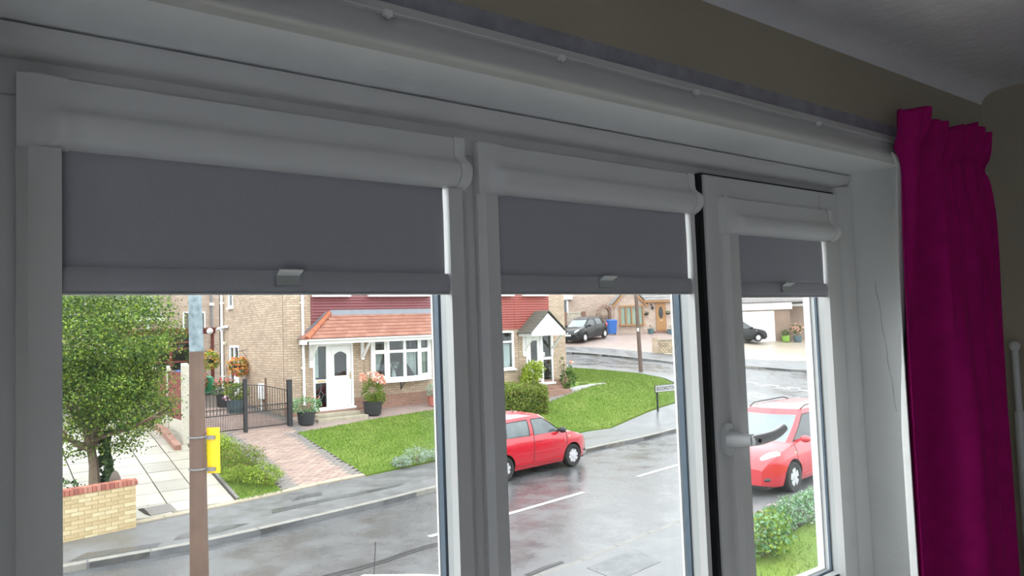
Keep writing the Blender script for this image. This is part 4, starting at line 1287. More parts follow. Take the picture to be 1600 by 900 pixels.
# ---- far half: window, porch
window_flat(*WIN2, [15.6, 16.2], HYF + .03, top=3.12, depth=.07)
ob = pleat(MB(), 16.26, 16.7, 3.05, 2.2, HYF + .12, 8, .02, 0, 1).build('net_curtain', 'net_curtain', loc=(16.4, HYF + .12, 2.2))
tag(ob, 'pale pleated curtain behind the house window beside the gabled porch', 'curtain')
f2 = MB()
ring(f2, DOOR2[0], DOOR2[1], DOOR2[2], DOOR2[3], .06, HYF - .03, HYF + .06)
f2.box(18.06, 18.2, HYF - .03, HYF + .06, 1.5, 3.32); f2.box(18.2, 18.62, HYF - .03, HYF + .06, 2.37, 2.47)
f2.box(DOOR2[0] - .05, DOOR2[1] + .08, HYF - .08, HYF + .05, 1.42, 1.49)
f2 = f2.build('door_frame', 'white_upvc', hs, bevel=.008, seg=1)
for z0, z1 in ((1.52, 2.37), (2.47, 3.32)):
    MB().box(18.2, 18.62, HYF + .01, HYF + .016, z0, z1).build('pane', 'house_glass', f2)
MB().box(18.22, 18.3, HYF + .002, HYF + .004, 2.5, 2.66).build('notice', 'plate_white', f2)
l2 = MB()
l2.box(17.45, 17.60, HYF - .01, HYF + .04, 1.52, 3.31); l2.box(17.93, 18.05, HYF - .01, HYF + .04, 1.52, 3.31); l2.box(17.60, 17.93, HYF - .01, HYF + .04, 1.52, 2.34); l2.box(17.60, 17.93, HYF - .01, HYF + .04, 3.12, 3.31)
l2 = l2.build('front_door', 'white_upvc', hs)
MB().box(17.60, 17.93, HYF + .01, HYF + .016, 2.34, 3.12).build('pane', 'house_glass', l2)
MB().box(17.62, 17.9, HYF - .02, HYF - .01, 2.16, 2.24).build('letter_plate', 'car_trim', l2)
MB().box(17.475, 17.50, HYF - .035, HYF - .01, 2.18, 2.42).build('handle', 'black_iron', l2)
mb = MB().box(17.55, 18.8, 21.1, 21.98, .9, 1.25); mb.box(17.65, 18.7, 21.45, 21.98, 1.25, 1.40)
mb.build('step', 'brick_plinth', hs, uv=True)
PX0, PX1, PXM, PY0 = 17.06, 18.66, 17.86, 21.2
g2 = MB()
g2.hexa([(PX0, PY0, 3.44), (PX1, PY0, 3.44), (PXM, PY0, 4.13)], [(PX0, PY0 + .05, 3.44), (PX1, PY0 + .05, 3.44), (PXM, PY0 + .05, 4.13)])
g2.box(PX0 - .02, PX1 + .02, PY0 - .012, PY0 + .04, 3.30, 3.46)
g2.box(PX0, PX0 + .04, PY0 + .04, HYF - .001, 3.30, 3.44); g2.box(PX1 - .04, PX1, PY0 + .04, HYF - .001, 3.30, 3.44); g2.box(PX0, PX1, PY0, HYF - .001, 3.40, 3.43)
g2 = g2.build('gable_porch', 'white_paint', hs)
for s_ in (-1, 1):
    xe = PX0 - .10 if s_ < 0 else PX1 + .10
    rows_ = 7
    for k in range(rows_):
        t0, t1 = k / rows_, (k + 1.2) / rows_
        xa, za = xe + (PXM - xe) * t0, 3.40 + (4.21 - 3.40) * t0
        xb, zb = xe + (PXM - xe) * min(t1, 1), 3.40 + (4.21 - 3.40) * min(t1, 1)
        for j in range(4):
            ya = PY0 - .06 + j * .21; yb = ya + .207 if j < 3 else HYF - .002
            lift = .018
            MB().hexa([(xa, ya, za), (xa, yb, za), (xb, yb, zb), (xb, ya, zb)], [(xa, ya, za + .03 + lift * .6), (xa, yb, za + .03 + lift * .6), (xb, yb, zb + .03), (xb, ya, zb + .03)]).build('roof_tile', 'tile_grey', g2)
for bx in (17.27, 18.63):
    mb = MB().box(bx - .05, bx + .05, HYF - .07, HYF - .001, 2.55, 3.31)
    mb.bar((bx, HYF - .06, 2.78), (bx, PY0 + .14, 3.31), .07, .06)
    mb.build('porch_bracket', 'white_paint', hs)
# ---- pipes and side wall details
def pipe(pts, r=.04, name='downpipe', m='white_upvc', par=hs):
    return MB().tube(pts, r, 10).build(name, m, par, smooth=True)
p1 = pipe([(8.69, HYF - .06, EAV), (8.69, HYF - .06, 1.5)], .042)
for z in (2.6, 4.6): MB().box(8.63, 8.75, HYF - .06, HYF, z, z + .06).build('pipe_clip', 'white_upvc', p1)
p2 = pipe([(X0 - .07, 28.35, EAV), (X0 - .07, 28.35, 1.55)], .05)
MB().tube([(X0 - .1, 28.75, 3.98), (X0 - .07, 27.75, 4.05)], .055, 10).build('branch_pipe', 'white_upvc', p2, smooth=True)
for z in (2.2, 3.9, 4.9): MB().box(X0 - .13, X0, 28.3, 28.4, z, z + .06).build('pipe_clip', 'white_upvc', p2)
sdn = MB()
sdn.box(X0 - .02, X0 + .06, 26.62, 26.69, 1.5, 3.36); sdn.box(X0 - .02, X0 + .06, 27.6, 27.67, 1.5, 3.36); sdn.box(X0 - .02, X0 + .06, 26.69, 27.6, 3.28, 3.36); sdn.box(X0 - .02, X0 + .06, 26.69, 27.6, 2.3, 2.4); sdn.box(X0 - .02, X0 + .06, 27.1, 27.2, 1.5, 3.3)
sdn.box(X0 + .0, X0 + .04, 26.69, 27.1, 1.5, 2.3)
sdn = sdn.build('side_door', 'white_upvc', hs, bevel=.006, seg=1)
MB().box(X0 + .02, X0 + .026, 26.69, 27.6, 2.4, 3.28).build('pane', 'house_glass', sdn)
sw_ = MB()
sw_.box(X0 - .02, X0 + .06, 27.22, 27.28, 4.72, 5.9); sw_.box(X0 - .02, X0 + .06, 27.67, 27.73, 4.72, 5.9); sw_.box(X0 - .02, X0 + .06, 27.28, 27.67, 4.72, 4.8)
sw_ = sw_.build('window', 'white_upvc', hs)
MB().box(X0 - .08, X0 + .02, 27.15, 27.8, 4.66, 4.72).build('sill', 'white_upvc', sw_)
MB().box(X0 + .02, X0 + .026, 27.28, 27.67, 4.8, 5.9).build('pane', 'house_glass', sw_)
MB().box(X0 - .12, X0, 28.0, 28.1, 3.38, 3.5).build('alarm_box', 'concrete_pale', hs, bevel=.02)
MB().box(X0 - .06, X0, 28.0, 28.15, 2.45, 2.65).build('meter_box', 'brick_rear', hs, uv=True)
mb = MB().box(X0 - .14, X0, 24.0, 24.28, 1.62, 2.12); mb.build('meter_cabinet', 'white_upvc', hs, bevel=.02)
MB().tube([(X0 - .07, 24.14, 1.62), (X0 - .07, 24.14, 1.15)], .03, 8).build('meter_pipe', 'white_upvc', hs)
MB().box(X0 - .03, X0, 23.86, 23.96, 1.3, 2.3).build('cable_cover', 'brick_dark', hs, uv=True)

# ================================================================== neighbour's garden wall: every brick
ga = math.atan2(.22, 1.21)
wl = thing('garden_wall', (2.90, 15.78, .1), 'low cream brick garden wall with red brick coping under the tree', 'wall', rotz=ga)
bmeshes = []
for i in range(3):
    ob = MB().box(-.2125, -.0025, 0, .1, 0, .064).build('brick', 'yellow_brick_%d' % i, wl, local=True); bmeshes.append(ob.data); bpy.data.objects.remove(ob)
half = MB().box(-.1, -.0025, 0, .1, 0, .064).build('brick', 'yellow_brick_1', wl, local=True); halfm = half.data; bpy.data.objects.remove(half)
MB().box(-2.6, -.006, .008, .21, -.15, .80).build('mortar_core', 'mortar_yellow', wl, local=True)
for r_ in range(11):
    z = -.03 + r_ * .075
    x = 0.
    if r_ % 2:
        inst(halfm, 'brick', (0, 0, z), wl); x = -.1025
    while x > -2.4:
        inst(random.choice(bmeshes), 'brick', (x, random.uniform(-.002, .002), z), wl)
        x -= .225
    inst(halfm, 'brick', (0, .112, z), wl) if r_ % 2 == 0 else None
cm = []
for i in range(3):
    ob = MB().box(-.067, 0, -.012, .222, 0, .105).build('coping_brick', 'coping_brick_%d' % i, wl, local=True, bevel=.01, seg=1); cm.append(ob.data); bpy.data.objects.remove(ob)
for k in range(33):
    inst(random.choice(cm), 'coping_brick', (-.02 - k * .075, 0, .797 + random.uniform(-.003, .003)), wl)
pf = [(-.012 + .234 * k / 8, .86 + .045 * math.sin(math.pi * k / 8)) for k in range(9)]
MB().prism([(-.012, .797)] + pf + [(.222, .797)], 'x', -.02, .035).build('coping_end', 'coping_brick_1', wl, local=True, bevel=.012)

# ================================================================== tree with ivy
def tree(base, label):
    t = thing('hawthorn_tree', base, label, 'tree')
    B = Vector(base)
    rr = random.Random(11)
    tips = []
    mb = MB(); tw = MB()
    def grow(p, d, r, ln, lev):
        pts = [p]; rad = [r]
        q = p.copy(); dd = d.copy()
        n = 4
        for i in range(n):
            dd = (dd + Vector((rr.uniform(-.22, .22), rr.uniform(-.22, .22), rr.uniform(-.08, .16)))).normalized()
            q = q + dd * ln / n
            pts.append(q.copy()); rad.append(r * (1 - .45 * (i + 1) / n))
        (mb if lev < 3 else tw).tube(pts, rad, 7 if lev < 2 else 5)
        if lev >= 2: tips.extend(pts[1:])
        if lev < 4:
            for k in range(3 if lev else 6):
                a = rr.uniform(0, 2 * math.pi)
                sp = rr.uniform(.5, 1.0)
                nd = (dd + Vector((math.cos(a) * sp, math.sin(a) * sp, rr.uniform(-.15, .45)))).normalized()
                grow(pts[-1 - (k % 2)], nd, r * .55, ln * rr.uniform(.6, .82), lev + 1)
    grow(B, Vector((.02, .05, 1)), .125, 1.25, 0)
    low = B + Vector((0, 0, .85))
    for a in (0.3, 2.4, 3.9, 5.4):
        grow(low + Vector((0, 0, rr.uniform(0, .5))), Vector((math.cos(a), math.sin(a), .35)).normalized(), .055, .95, 2)
    mb.build('trunk', 'bark', t, smooth=True)
    tw.build('twigs', 'twig', t, smooth=True)['kind'] = 'stuff'
    rng = np.random.default_rng(5)
    tp = np.array([tuple(p) for p in tips])
    cen = np.array(B) + np.array([.0, .1, 2.95])
    keep = ((tp - cen) / np.array([1.75, 1.75, 2.5])); keep = np.linalg.norm(keep, axis=1) < 1.05
    tp = tp[keep]
    pts = np.repeat(tp, 22, axis=0) + rng.normal(0, .10, (len(tp) * 22, 3))
    sh = []
    for k in range(300):
        d = rng.normal(size=3); d /= np.linalg.norm(d); d[2] = d[2] * .9
        rad = rng.uniform(.6, 1.03)
        c = cen + d * np.array([1.66, 1.6, 2.35]) * rad
        if c[2] < base[2] + .9: continue
        sh.append(c + rng.normal(0, 1, (150, 3)) * np.array([.19, .19, .11]))
    pts = np.concatenate([pts] + sh)
    leaves('crown', pts, .062, ['leaf_bright', 'leaf_mid', 'leaf_deep'], t, seed=3, share=[.38, .36, .26], flat=.35, kind='stuff')
    iv = []
    for k in range(1500):
        a = rng.uniform(-1.4, 1.9); z = rng.uniform(.0, 1.3)
        r_ = .13 + .07 * rng.random() + .05 * math.sin(z * 5)
        iv.append((B.x + .14 + r_ * math.cos(a), B.y - .03 + r_ * math.sin(a), B.z + z))
    leaves('ivy', iv, .07, ['leaf_ivy', 'leaf_deep'], t, seed=8, share=[.8, .2], aspect=.9)
    return t
tree((2.50, 17.9, hz(2.5, 17.9) + .08), 'leafy green hawthorn with an ivy-clad trunk behind the cream garden wall')
gs = thing('weed_tuft', (1.75, 16.05, .12), 'low green weeds behind the cream garden wall', 'weeds')
leaves('weed_leaves', blob((1.75, 16.1, .95), (.35, .12, .18), 160), .07, ['leaf_mid', 'leaf_deep'], gs, seed=9)
MB().tube([(1.75, 16.1, .1), (1.75, 16.1, .9)], .012, 5).build('stem', 'twig', gs)
sn = thing('garden_stone', (2.62, 16.25, .11), 'small rounded grey stone beside the end of the garden wall', 'stone')
MB().ball((2.62, 16.25, .6), (.14, .12, .55), 12, 8).build('stone_body', 'paver_joint', sn, smooth=True)

# ================================================================== brown fence with concrete posts
fn = thing('garden_fence', (4.92, 22, hz(4.92, 22)), 'brown timber fence on concrete posts and base panels beside the slab driveway', 'fence')
FYS = [20.42, 22.2, 23.98, 25.76, 27.54, 29.3]
ftop = [2.96, 2.86, 2.82, 2.82, 2.82, 2.82]
for i, y in enumerate(FYS):
    w = .085 if i == 0 else .05
    zt = ftop[i]
    mb = MB().hexa([(4.92 - w, y - w, 0.6), (4.92 + w, y - w, 0.6), (4.92 + w, y + w, 0.6), (4.92 - w, y + w, 0.6)],
                   [(4.92 - w, y - w, zt), (4.92 + w, y - w, zt), (4.92 + w, y + w, zt + .06), (4.92 - w, y + w, zt + .06)])
    mb.build('fence_post', 'fence_concrete', fn, bevel=.01, seg=1)
board_me = {}
for i in range(len(FYS) - 1):
    y0, y1 = FYS[i] + .05, FYS[i + 1] - .05
    zg = hz(4.9, (y0 + y1) / 2)
    for k in range(2):
        MB().box(4.905, 4.945, y0, y1, zg - .2 + k * .36, zg + .155 + k * .36).build('base_panel', 'fence_concrete', fn, bevel=.012)
    pn = MB().box(4.925, 4.94, y0, y1, zg + .53, min(ftop[i], ftop[i + 1]) - .12).build('panel_back', 'fence_brown', fn)
    nb_ = 13
    for k in range(nb_):
        ya = y0 + (y1 - y0) * k / nb_; yb = y0 + (y1 - y0) * (k + .93) / nb_
        MB().box(4.898 - (k % 2) * .006, 4.925, ya, yb, zg + .525, min(ftop[i], ftop[i + 1]) - .08).build('board', 'fence_brown', pn)
ek = thing('edging_bricks', (4.72, 22.5, hz(4.72, 22.5)), 'row of reddish edging stones along the foot of the fence', 'edging', kind='structure')
for k in range(12):
    y0 = 20.0 + k * .5
    MB().hexa([(x, y, hz(x, y) + .05) for x, y in ((4.55, y0), (4.72, y0), (4.72, y0 + .48), (4.55, y0 + .48))], [(x, y, hz(x, y) + .25) for x, y in ((4.55, y0), (4.72, y0), (4.72, y0 + .48), (4.55, y0 + .48))]).build('edging_stone', 'slab_edge', ek, bevel=.02)

# ================================================================== iron gates
def gate_leaf(p0, p1, z0, peak_left, label):
    g = thing('iron_gate', ((p0[0] + p1[0]) / 2, p0[1], z0), label, 'gate')
    n = 16
    A = Vector((*p0, z0)); B = Vector((*p1, z0))
    def top(t):
        return (1.02 + .24 * math.sin(math.pi / 2 * (t if peak_left is False else 1 - t)))
    def at_(t, z): q = A + (B - A) * t; return (q.x, q.y, z0 + z)
    MB().tube([at_(k / 16, top(k / 16)) for k in range(17)], .012, 6).build('top_rail', 'black_iron', g)
    for z in (.08, .66, .50): MB().bar(at_(0, z), at_(1, z), .02, .025).build('rail', 'black_iron', g)
    for k in range(n + 1):
        t = k / n
        MB().tube([at_(t, .05), at_(t, top(t))], .0085, 5).build('bar', 'black_iron', g)
        if k < n: MB().tube([at_(t + .5 / n, .05), at_(t + .5 / n, .50)], .0085, 5).build('bar', 'black_iron', g)
        if k < n:
            c = at_(t + .5 / n, .58)
            MB().tube([(c[0] + .045 * math.cos(a), c[1], c[2] + .055 * math.sin(a)) for a in [j * math.pi / 4 for j in range(9)]], .006, 4, caps=False).build('scroll_ring', 'black_iron', g)
    return g
zg = hz(6.5, 21) + .1
gate_leaf((5.06, 20.66), (6.52, 20.84), zg, False, 'black iron gate leaf half hidden by the lamp post, between fence and driveway')
gate_leaf((6.62, 20.86), (7.80, 20.98), zg, True, 'black iron gate leaf beside the house wall, arched top')
for x, y, h, lb in ((6.57, 20.85, 1.42, 'black square gate post standing between the two iron gate leaves'), (7.87, 20.99, 1.30, 'thick black gate post against the corner of the brick house'), (5.02, 20.62, 1.25, 'black gate post behind the lamp post at the fence end')):
    w = .05 if x < 7 else .065
    gp_ = thing('gate_post', (x, y, zg), lb, 'post')
    MB().box(x - w, x + w, y - w, y + w, zg - .15, zg + h).build('post_shaft', 'black_iron', gp_, bevel=.006)
    MB().box(x - w - .006, x + w + .006, y - w - .006, y + w + .006, zg + h, zg + h + .02).build('post_cap', 'black_iron', gp_, bevel=.005)

# ================================================================== lamp post with yellow plate
lp = thing('lamp_post', (1.858, 7.3, .03), 'brown octagonal street lamp column with galvanised upper sleeve and steel bands', 'lamp post')
MB().tube([(1.860, 7.3, -.1), (1.8605, 7.3, 1.4), (1.861, 7.3, 3.49)], [.096, .087, .068], 8, phase=.2).build('column', 'post_brown', lp)
MB().tube([(1.861, 7.3, 3.49), (1.853, 7.3, 4.03), (1.83, 7.3, 6.5)], [.067, .061, .05], 8, phase=.2).build('sleeve', 'galvanised', lp)
MB().tube([(1.861, 7.3, 3.475), (1.861, 7.3, 3.495)], .070, 8, phase=.2).build('collar', 'post_brown', lp)
MB().tube([(1.83, 7.3, 6.5), (1.85, 7.9, 6.75), (1.86, 8.6, 6.8)], .035, 8).build('arm', 'galvanised', lp)
MB().ball((1.86, 8.8, 6.77), (.13, .33, .08), 12, 8).build('lantern', 'galvanised', lp, smooth=True)
for z in (2.70, 2.41):
    MB().tube([(1.8606, 7.3, z), (1.8606, 7.3, z + .014)], .0835, 16).build('band', 'steel_band', lp)
sg = thing('yellow_plate', (1.99, 7.28, 2.35), 'bright yellow plate clamped on edge to the brown lamp post', 'sign')
mb = MB()
c_, s2 = math.cos(math.radians(-42)), math.sin(math.radians(-42))
pl = []
sx = Vector((c_, s2, 0)); nn_ = Vector((-s2, c_, 0))
o0 = Vector((1.935, 7.275, 0))
q = [o0, o0 + sx * .125, o0 + sx * .125 + nn_ * .004, o0 + nn_ * .004]
MB().hexa([(v.x, v.y, 2.365) for v in q], [(v.x, v.y, 2.785) for v in q]).build('plate', 'sign_yellow', sg, bevel=.001)
for z in (2.695, 2.405):
    a = o0 - nn_ * .012 - sx * .02; b = o0 - nn_ * .012 + sx * .085
    MB().bar((a.x, a.y, z), (b.x, b.y, z), .022, .032).build('clamp', 'steel_band', sg)

# ================================================================== street name sign and telegraph pole
sx0, sy0 = 20.45, 18.35
szg = hz(sx0, sy0) + .1
sgn = thing('street_sign', (sx0, sy0, szg), 'white street name sign with black letters on posts at the lawn corner', 'sign')
dv = Vector((.98, -.08, 0)).normalized()
nv = Vector((dv.y, -dv.x, 0))
lo, hi = 3.6 - 3.6 + szg + .72, szg + .98
def sp(u, z, off=0.): return Vector((sx0, sy0, z)) + dv * u + nv * off
zb_, zt_ = szg + .70, szg + .93
MB().hexa([sp(-.08, zb_, 0), sp(1.25, zb_, 0), sp(1.25, zb_, .02), sp(-.08, zb_, .02)], [sp(-.08, zt_, 0), sp(1.25, zt_, 0), sp(1.25, zt_, .02), sp(-.08, zt_, .02)]).build('plate', 'sign_white', sgn)
fb = MB()
for z0, z1 in ((zb_ - .015, zb_), (zt_, zt_ + .015)):
    fb.hexa([sp(-.095, z0, -.005), sp(1.265, z0, -.005), sp(1.265, z0, .026), sp(-.095, z0, .026)], [sp(-.095, z1, -.005), sp(1.265, z1, -.005), sp(1.265, z1, .026), sp(-.095, z1, .026)])
for u in (-.095, 1.25): fb.hexa([sp(u, zb_, -.005), sp(u + .015, zb_, -.005), sp(u + .015, zb_, .026), sp(u, zb_, .026)], [sp(u, zt_, -.005), sp(u + .015, zt_, -.005), sp(u + .015, zt_, .026), sp(u, zt_, .026)])
fb.build('plate_border', 'sign_black', sgn)
for u in (.03, 1.14):
    a, b = sp(u, szg - .2, -.02), sp(u, zb_ + .1, -.02)
    MB().bar(a, b, .05, .05).build('post', 'sign_black', sgn)
tx = bpy.data.curves.new('sign_text', 'FONT')
tx.body = 'BUDDINGTON CL'
tx.size = .19; tx.extrude = .001; tx.offset = .004
to = bpy.data.objects.new('lettering', tx)
COL.objects.link(to)
tx.materials.append(MATS['sign_black'])
tme = bpy.data.meshes.new_from_object(to.evaluated_get(bpy.context.evaluated_depsgraph_get()))
bpy.data.objects.remove(to)
to = bpy.data.objects.new('lettering', tme)
COL.objects.link(to)
to['kind'] = 'stuff'
to.parent = sgn
p_ = sp(-.03, zb_ + .048, .0215) - Vector((sx0, sy0, szg))
to.matrix_local = Matrix(((dv.x, 0, nv.x, p_.x), (dv.y, 0, nv.y, p_.y), (0, 1, 0, p_.z), (0, 0, 0, 1)))
to.scale = (.72, 1, 1)
tpz = hz(26.0, 24.2)
tp = thing('telegraph_pole', (25.9, 24.25, tpz), 'tall dark wooden telegraph pole at the edge of the corner lawn', 'pole')
MB().tube([(25.95, 24.2, tpz - .2), (25.9, 24.25, tpz + 3.5), (25.85, 24.3, tpz + 8.5)], [.10, .088, .07], 10).build('shaft', 'pole_wood', tp, smooth=True)
MB().box(25.79, 25.86, 24.13, 24.20, tpz + 2.0, tpz + 2.15).build('number_plate', 'plate_white', tp)

# ================================================================== plants
def pot(t, c, r, h, m, lip=True):
    pr_ = [(0, 0), (r * .8, 0), (r * .86, h * .1), (r, h * .94), (r * 1.06, h * .95), (r * 1.06, h), (r * .95, h), (r * .93, h * .9), (0, h * .9)]
    MB().lathe(pr_, c, 18).build('pot', m, t, smooth=True, sharp=30)
    MB().lathe([(0, h * .905), (r * .93, h * .905)], c, 16).build('soil', 'soil', t)
def shrub(name, label, base, blobs, size, mats, share=None, flowers=None, cat='shrub', group=None, potspec=None, aspect=.55, seed=1, stems=5, flat=.2):
    t = thing(name, base, label, cat, group)
    rng = np.random.default_rng(seed)
    z0 = base[2]
    if potspec:
        pot(t, base, *potspec); z0 += potspec[1] * .85
    st_ = MB()
    for k in range(stems):
        c, r, n = blobs[k % len(blobs)]
        a = k * 2.4
        st_.tube([(base[0] + .04 * math.cos(a), base[1] + .04 * math.sin(a), z0 - .04), (base[0] + (c[0] + r[0] * .35 * math.cos(a)) * .8, base[1] + (c[1] + r[1] * .35 * math.sin(a)) * .8, base[2] + c[2])], [.016, .005], 5)
    st_.build('stems', 'twig', t)
    pts = np.concatenate([blob((base[0] + c[0], base[1] + c[1], base[2] + c[2]), r, n, rng, .45) for c, r, n in blobs])
    pts = pts[pts[:, 2] > base[2] + (.02 if not potspec else potspec[1] * .55)]
    leaves('foliage', pts, size, mats, t, seed=seed, share=share, aspect=aspect, flat=flat)
    if flowers:
        fp = np.concatenate([blob((base[0] + c[0], base[1] + c[1], base[2] + c[2]), r, n, rng, .6) for c, r, n, m, sz in flowers])
        leaves('flowers', fp, flowers[0][4], [flowers[0][3]] if isinstance(flowers[0][3], str) else flowers[0][3], t, seed=seed + 50, aspect=.9, flat=.5)
    return t
def gz(x, y, d=.1): return hz(x, y) + d
# pots at the front door
shrub('potted_shrub', 'round grey-green shrub in a black pot, gate side of the front steps', (8.36, 21.0, gz(8.36, 21.0)), [((0, 0, .55), (.5, .4, .28), 900)], .06, ['leaf_sage', 'leaf_sage', 'leaf_mid'], cat='potted plant', potspec=(.26, .38, 'pot_black'), seed=21,
      flowers=[((.18, -.1, .78), (.22, .2, .08), 24, ['petal_pink'], .05)])
shrub('potted_lily', 'tall plant with pink-orange flowers in a black pot, bow window side of the steps', (10.62, 21.25, gz(10.62, 21.25)), [((0, 0, .75), (.36, .3, .42), 700), ((.15, -.1, .5), (.3, .25, .2), 250)], .10, ['leaf_mid', 'leaf_bright'], cat='potted plant', potspec=(.30, .40, 'pot_black'), seed=22, aspect=.28,
      flowers=[((-.05, 0, 1.16), (.44, .3, .17), 130, ['petal_pink'], .095), ((.25, 0, 1.0), (.22, .2, .12), 50, ['petal_pink'], .095)])
shrub('potted_shrub', 'small grey-green shrub in a terracotta pot under the bow window', (12.95, 21.45, gz(12.95, 21.45)), [((0, 0, .5), (.27, .24, .24), 420)], .055, ['leaf_sage', 'leaf_silver'], cat='potted plant', potspec=(.2, .34, 'pot_terracotta'), seed=23)
# pots behind the gates
shrub('potted_geranium', 'red and pink flowers in a dark tub behind the iron gate, nearest the drainpipe', (7.45, 25.7, gz(7.45, 25.7)), [((0, 0, .62), (.46, .4, .26), 520)], .075, ['leaf_mid', 'leaf_deep'], cat='potted plant', potspec=(.3, .42, 'pot_black'), seed=24,
      flowers=[((0, -.05, .78), (.42, .36, .2), 90, ['petal_red', 'petal_pink'], .075)])
shrub('potted_geranium', 'bushy green plant in a dark tub behind the iron gate, beside the gate post', (7.32, 24.1, gz(7.32, 24.1)), [((0, 0, .66), (.42, .36, .3), 560)], .085, ['leaf_bright', 'leaf_mid'], cat='potted plant', potspec=(.3, .42, 'pot_teal'), seed=25,
      flowers=[((-.3, -.1, .5), (.15, .1, .12), 16, ['petal_rose'], .08)])
shrub('flower_bed_plant', 'clump of red and pink flowers beyond the gate near the globe lamp', (7.3, 29.3, gz(7.3, 29.3)), [((0, 0, .5), (.6, .4, .45), 500)], .09, ['leaf_mid', 'leaf_deep'], cat='flowers', seed=26,
      flowers=[((0, -.1, .62), (.6, .35, .42), 120, ['petal_red', 'petal_pink'], .10)])
shrub('garden_shrub', 'dark leafy climber beside the brown timber lean-to', (7.7, 30.4, gz(7.7, 30.4, .05)), [((0, 0, 1.1), (.45, .3, .9), 900), ((-.1, 0, .4), (.6, .3, .4), 300)], .08, ['leaf_deep', 'leaf_mid'], seed=27)
# hanging baskets
def basket(c, r, label, mats_f, group, wall_x, seed, yb=0.):
    t = thing('hanging_basket', c, label, 'hanging basket', group)
    MB().lathe([(0, -.14), (.09, -.12), (.15, -.04), (.165, .02), (.15, .02)], c, 14).build('bowl', 'pot_black', t, smooth=True)
    mb = MB()
    for k in range(3): mb.tube([(c[0] + .15 * math.cos(k * 2.1), c[1] + .15 * math.sin(k * 2.1), c[2] + .02), (c[0], c[1], c[2] + .45)], .004, 4)
    mb.tube([(wall_x, c[1], c[2] + .55), (c[0], c[1], c[2] + .5), (c[0], c[1], c[2] + .43)], .009, 5); mb.tube([(wall_x, c[1], c[2] + .3), (c[0] + (wall_x - c[0]) * .4, c[1], c[2] + .52)], .007, 5)
    mb.build('bracket_and_chains', 'black_iron', t)
    leaves('foliage', blob((c[0], c[1], c[2] - .03), (r, r, r * .95), 420, np.random.default_rng(seed)), .075, ['leaf_mid', 'leaf_bright'], t, seed=seed)
    leaves('flowers', blob((c[0], c[1], c[2] - .02), (r * 1.08, r * 1.08, r), 240, np.random.default_rng(seed + 1), .75), .085, mats_f, t, seed=seed + 2, aspect=.9)
basket((X0 - .30, 25.75, 2.66), .34, 'hanging basket full of orange flowers on the house side wall by the side door', ['petal_orange', 'petal_orange', 'petal_red'], 'hanging baskets of the brick house', X0, 31)
basket((X0 - .32, 29.0, 2.86), .36, 'hanging basket of yellow-orange flowers at the back corner beyond the drainpipe', ['petal_orange', 'leaf_yellowgreen'], 'hanging baskets of the brick house', X0, 35)
# shrubs between the driveways
for k, (x, y, r, h, lb, mm, sd_) in enumerate((
        (5.45, 19.55, .34, .5, 'small yellow-green conifer at the gate end of the shrub strip', ['leaf_yellowgreen', 'leaf_bright'], 41),
        (5.42, 18.95, .46, .55, 'yellow-green heather behind the lamp post between the driveways', ['leaf_yellowgreen', 'leaf_mid'], 42),
        (5.62, 18.05, .56, .62, 'rounded green heather with brownish tips in the middle of the shrub strip', ['leaf_bright', 'leaf_mid', 'leaf_hedge_brown'], 43),
        (5.32, 17.45, .38, .36, 'feathery bright green low plant beside the slab driveway edge', ['leaf_bright', 'leaf_bright'], 44),
        (5.75, 17.05, .45, .5, 'dense dark and lime conifer at the footpath end of the shrub strip', ['leaf_bright', 'leaf_yellowgreen', 'leaf_mid'], 45))):
    shrub('strip_shrub', lb, (x, y, gz(x, y, .11)), [((0, 0, h * .5), (r, r, h * .55), int(1500 * r / .45)), ((r * .4, .1, h * .35), (r * .6, r * .6, h * .4), 350)], .05, mm, group='shrubs between the driveways', seed=sd_, aspect=.4)
# silver border plants at the lawn edge
for k, (x, y, r, h) in enumerate(((9.35, 17.15, .28, .26), (9.85, 17.3, .40, .42), (10.5, 17.45, .38, .24))):
    shrub('silver_shrub', ('smallest grey-leaved tuft at the start of the lawn edge', 'largest grey silver-leaved bush on the lawn edge by the footpath', 'low silver-grey plant on the lawn edge next to the window mullion')[k], (x, y, gz(x, y, .11)), [((0, 0, h * .5), (r, r, h * .6), 800)], .055, ['leaf_silver', 'leaf_silver', 'leaf_sage'], group='silver plants on the lawn edge', seed=60 + k, aspect=.3)
# box hedge
hg = thing('box_hedge', (15, 20.3, hz(15, 20.3)), 'clipped green box hedge on the lawn behind the red three-door car', 'hedge')
r2 = np.random.default_rng(70)
n_ = 22000
hx = r2.uniform(13.0, 16.55, n_); hy = r2.uniform(19.85, 20.65, n_)
zb0 = H(hx, hy) + .1
hh = .86 + .05 * np.sin(hx * 3)
f_ = r2.integers(0, 4, n_)
hy = np.where(f_ == 0, 19.85 + r2.normal(0, .04, n_), hy); top_ = (f_ >= 2); hx = np.where(f_ == 1, 16.55 + r2.normal(0, .04, n_), hx)
hzv = zb0 + np.where(top_, hh + r2.normal(0, .03, n_), r2.random(n_) * hh)
rnd = .12 * np.clip((np.abs(hy - 20.25) - .28) / .12, 0, 1) + .12 * np.clip((hx - 16.38) / .17, 0, 1)
hzv = np.where(top_, hzv - rnd, hzv)
leaves('foliage', np.stack([hx, hy, hzv], 1), .06, ['leaf_hedge', 'leaf_bright', 'leaf_mid', 'leaf_hedge_brown'], hg, seed=71, share=[.4, .25, .2, .15], kind='stuff')
mb = MB()
